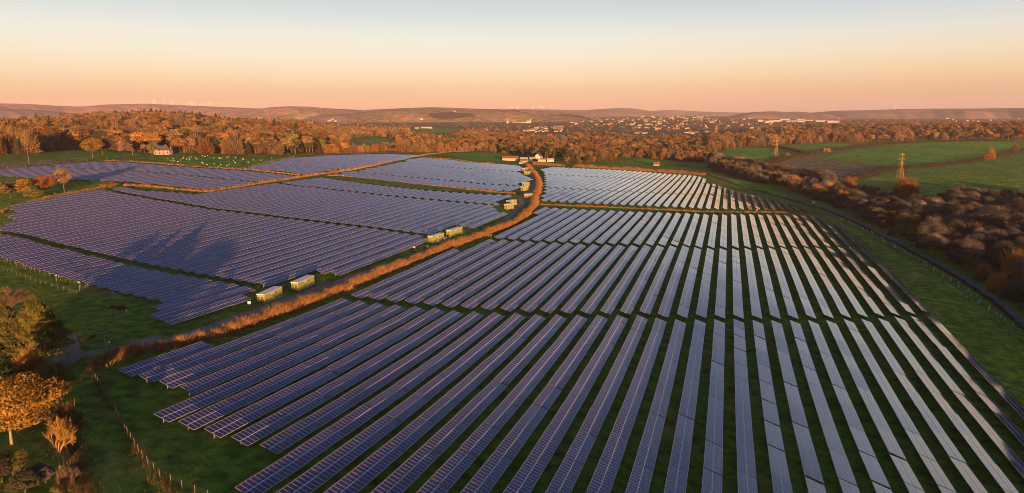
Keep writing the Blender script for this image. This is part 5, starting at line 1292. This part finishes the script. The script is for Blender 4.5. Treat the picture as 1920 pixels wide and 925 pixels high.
# --- the woods
EDGE = [(-700, 300), (-200, 296), (0, 291), (60, 288), (100, 285), (115, 280), (140, 281), (200, 281), (240, 284), (275, 287), (330, 288.5), (420, 289.5), (540, 290.5), (690, 286.5), (800, 286), (860, 284), (930, 285), (1000, 297), (1050, 304), (1100, 309), (1160, 300), (1175, 296), (1240, 300), (1285, 304), (1310, 306), (1335, 288), (1390, 276), (1440, 273), (1470, 271), (1560, 268), (1640, 267.5), (1720, 264), (1800, 263), (1900, 263), (2000, 262), (2500, 260)]
ex = np.array([p[0] for p in EDGE]); ed = np.array([at(*p).to_2d().length for p in EDGE])
CLEAR = [[(648, 282), (656, 260), (700, 256), (745, 259), (742, 280), (695, 284)], [(760, 260), (772, 237), (830, 235), (868, 241), (866, 256), (840, 262)],
         [(1160, 296), (1210, 297), (1290, 306), (1272, 314), (1160, 300)], [(1320, 290), (1385, 275), (1450, 276), (1450, 302), (1385, 300)], [(1465, 275), (1555, 266), (1605, 270), (1560, 281), (1500, 286)],
         [(292, 292), (292, 280), (322, 280), (322, 292)], [(930, 279), (930, 268), (945, 268), (945, 279)], [(655, 284), (655, 276), (682, 276), (682, 284)], [(708, 279), (708, 270), (734, 270), (734, 279)],
         [(626, 258), (626, 249), (652, 249), (652, 258)], [(925, 236), (925, 226), (1008, 226), (1008, 236)], [(980, 262), (980, 236), (1060, 236), (1060, 262)], [(1180, 256), (1180, 249), (1222, 249), (1222, 256)], [(1283, 256), (1283, 248), (1336, 248), (1336, 256)]]
FARD = [(-700, 2000), (0, 2000), (480, 2050), (600, 2500), (800, 2500), (980, 2150), (1060, 2100), (1200, 2000), (1380, 2050), (1440, 2600), (1500, 2750), (2500, 2800)]
fx = np.array([p[0] for p in FARD], float); fd = np.array([p[1] for p in FARD], float)
def wood_points(px0, px1, rng, step0=10.2):
    out = []
    d = 600.0
    while d < 3000:
        st = step0 * (1 + max(0, d - 1200) / 1500)
        a0, a1 = math.atan((px0 - 960) / F), math.atan((px1 - 960) / F)
        n = int((a1 - a0) * d / st)
        for i in range(n):
            a = a0 + (a1 - a0) * (i + rng.uniform(-.4, .4) + .5) / n; dd = d + rng.uniform(-.4, .4) * st
            px = 960 + F * math.tan(a)
            if dd < np.interp(px, ex, ed) + 4 or dd > np.interp(px, fx, fd): continue
            x = dd * (math.cos(a) * FWD[0] + math.sin(a) * RGT[0]); y = dd * (math.cos(a) * FWD[1] + math.sin(a) * RGT[1])
            out.append((x, y, dd, px, st))
        d += st
    return out
rngw = np.random.default_rng(21)
WP = wood_points(-420, 2300, rngw)
arr = np.array(WP); zz = terrain(arr[:, 0], arr[:, 1]); pxs, pys = pix(arr[:, 0], arr[:, 1], zz)
keepers = []
for i in range(len(WP)):
    if any(in_poly(pxs[i], pys[i], c) for c in CLEAR): continue
    if math.sin(arr[i, 0] * .021) * math.sin(arr[i, 1] * .017 + 2) + .6 * math.sin(arr[i, 0] * .05 - arr[i, 1] * .043) < -.95 and arr[i, 2] > np.interp(arr[i, 3], ex, ed) + 40: continue
    keepers.append(i)
arr = arr[keepers]; zz = zz[keepers]; pxs = pxs[keepers]; pys = pys[keepers]
# broad patches of kinds
pn = np.sin(arr[:, 0] * .011 + 1.3) * np.cos(arr[:, 1] * .009) + .6 * np.sin(arr[:, 0] * .031 + arr[:, 1] * .023)
K = np.empty(len(arr), int); S = np.empty(len(arr))
cum = np.cumsum(W_ALL) / W_ALL.sum()
for i in range(len(arr)):
    K[i] = int(np.searchsorted(cum, rngw.random()))
    if pn[i] > .75 and rngw.random() < .55: K[i] = rngw.choice([4, 4, 7, 10, 10])
    if pn[i] < -.55 and rngw.random() < .6: K[i] = rngw.choice([2, 2, 5, 9])
    S[i] = (rngw.uniform(.6, .95) if rngw.random() < .4 else rngw.uniform(.95, 1.3) if rngw.random() < .85 else rngw.uniform(1.25, 1.5)) * min(1.4, arr[i, 4] / 8.2 * .9 + .1)
S = np.where((pxs > 600) & (pxs < 1330), S * .70, S)
top = (pxs > 215) & (pxs < 420) & (arr[:, 2] > 1750)
K[top & (rngw.random(len(arr)) < .35)] = 7
mid = (pxs > 1000) & (pxs < 1420) & (rngw.random(len(arr)) < .25)
K[mid] = rngw.choice([4, 10, 2], mid.sum())
front = arr[:, 2] - np.interp(arr[:, 3], ex, ed)
vis = (pxs > -10) & (pxs < 1930)
order = np.argsort(np.where(vis, arr[:, 2] / S + 6.0 * front, 1e9))
ind = order[:170]
def where_wood(px):
    for lim, w in ((100, 'at the wood edge by the left stubble field'), (215, 'at the wood edge behind the lone oak'), (340, 'at the wood edge round the white house'), (530, 'at the wood edge above the sheep'), (800, 'at the wood edge behind the farthest array'),
                   (940, 'behind the barn meadow'), (1100, 'in the trees around the farm'), (1300, 'above the narrow green meadow'), (1450, 'behind the meadow with the second pylon'), (3000, 'at the foot of the right wood')):
        if px < lim: return w
for i in ind:
    kd, cm, tm, jm = WOODS[K[i]]; x, y = arr[i, 0], arr[i, 1]
    sz = 'tall ' if S[i] > 1.05 else 'small ' if S[i] < .85 else ''
    wh = where_wood(pxs[i])
    plant_tree('tree', sz + W_NAMES[kd] + ' tree ' + wh, 'tree', cm, tm, (x, y), S[i], rngw.uniform(0, 6.28), 'trees ' + wh)
m_ = np.ones(len(arr), bool); m_[ind] = False
print('woods', m_.sum())
for nm, lb, lo, hi in (('left_wood', 'rust and brown autumn wood covering the hill at the left', -9e9, 560), ('central_wood', 'autumn wood beyond the farthest array and the farm', 560, 1330), ('right_wood', 'brown and orange wood along the rise at the right', 1330, 9e9)):
    q = m_ & (pxs >= lo) & (pxs < hi)
    gn_forest('woodland', lb, np.column_stack([arr[q, 0], arr[q, 1], zz[q] - .3]), S[q], rngw.uniform(0, 6.28, q.sum()), K[q], WOODS)
# trees among the town and on the plain behind, out to the hills
P = []
for i in range(5200):
    px = rngw.uniform(560, 2200); d = math.sqrt(rngw.uniform(2600 ** 2, 6400 ** 2)); a = math.atan((px - 960) / F)
    if d < np.interp(px, fx, fd): continue
    x = d * (math.cos(a) * FWD[0] + math.sin(a) * RGT[0]); y = d * (math.cos(a) * FWD[1] + math.sin(a) * RGT[1])
    if math.sin(x * .004 + 1) * math.sin(y * .0033) + .7 * math.sin(x * .011 - y * .009) < -.15 and d > 3400: continue
    P.append((x, y, rngw.uniform(.42, .8)))
P = np.array(P); zt = terrain(P[:, 0], P[:, 1]); qx, qy = pix(P[:, 0], P[:, 1], zt)
ok = np.array([not any(in_poly(qx[i], qy[i], c) for c in CLEAR) for i in range(len(P))]); P = P[ok]; zt = zt[ok]
gn_forest('town_trees', 'brown trees scattered through the town and the plain below the hills', np.column_stack([P[:, 0], P[:, 1], zt - .4]), P[:, 2], rngw.uniform(0, 6.28, len(P)), rngw.choice(11, len(P), p=W_ALL / W_ALL.sum()), WOODS)

# ------------------------------------------------------------------ rough grass
M['tuft'] = mat('grass_blades', (.040, .075, .012), (.12, .13, .035), .25, .95, 5, c3=(.06, .095, .016), spec=.05)
def tufts(label, px, per, h, seed):
    P = [at(*p) for p in px]; poly = [(p.x, p.y) for p in P]; rng = np.random.default_rng(seed)
    xs = [p[0] for p in poly]; ys = [p[1] for p in poly]; n = int((max(xs) - min(xs)) * (max(ys) - min(ys)) * per)
    x = rng.uniform(min(xs), max(xs), n); y = rng.uniform(min(ys), max(ys), n)
    ins = np.zeros(n, bool)
    for i in range(len(poly)):
        (x1, y1), (x2, y2) = poly[i - 1], poly[i]
        ins ^= ((y1 > y) != (y2 > y)) & (x < (x2 - x1) * (y - y1) / (y2 - y1 + 1e-12) + x1)
    cl = np.sin(x * .9 + seed) * np.sin(y * .8) + .8 * np.sin(x * .23 + y * .31) + rng.normal(size=n) * .5
    ins &= cl > -.1
    x, y = x[ins], y[ins]; z = terrain(x, y); n = len(x)
    hh = h * rng.uniform(.4, 1.3, n); l = rng.normal(size=(n, 2)) * .5
    A = np.stack([x, y, z - .02], 1); B = np.stack([x + l[:, 0] * hh, y + l[:, 1] * hh, z + hh], 1)
    V, Fc = sticks(A, B, h * .22, rng)
    tag(link('rough_grass', mesh('rough_grass', V, Fc, M['tuft'])), label, 'grass', kind='stuff')
tufts('rough grass of the garden and paddock at the lower left', [(-60, 500), (60, 530), (225, 580), (190, 640), (150, 690), (300, 925), (330, 960), (-80, 1000)], 5, .28, 1)
tufts('rough grass round the nearest rows beside the russet hedge', [(176, 692), (330, 655), (470, 615), (640, 550), (655, 560), (400, 655), (240, 708), (300, 790), (450, 915), (470, 945), (330, 900), (240, 800)], 6, .25, 2)
tufts('rough grass beside the track and the nearest cabins', [(200, 640), (300, 605), (470, 560), (600, 512), (800, 448), (860, 432), (850, 452), (760, 484), (600, 540), (430, 600), (330, 634)], 3, .3, 3)
tufts('rough grass on the green verge', [(1560, 412), (1640, 455), (1750, 518), (1800, 550), (1925, 660), (2000, 800), (1850, 690), (1762, 610), (1670, 505), (1600, 440)], 2.5, .3, 4)
# ------------------------------------------------------------------ haze
hz = bpy.data.materials.new('haze'); hz.use_nodes = True
hn = hz.node_tree; hn.nodes.clear()
ho = hn.nodes.new('ShaderNodeOutputMaterial'); hv = hn.nodes.new('ShaderNodeVolumePrincipled')
hv.inputs['Color'].default_value = (.95, .83, .88, 1); hv.inputs['Density'].default_value = 4.0e-5; hv.inputs['Anisotropy'].default_value = 0.0
hn.links.new(hv.outputs[0], ho.inputs['Volume'])
hb = MB().box(-15000, 15000, -15000, 15000, -60, 330).obj('haze', [hz])
hb['kind'] = 'stuff'; hb['label'] = 'pale evening haze over the far hills and the town'
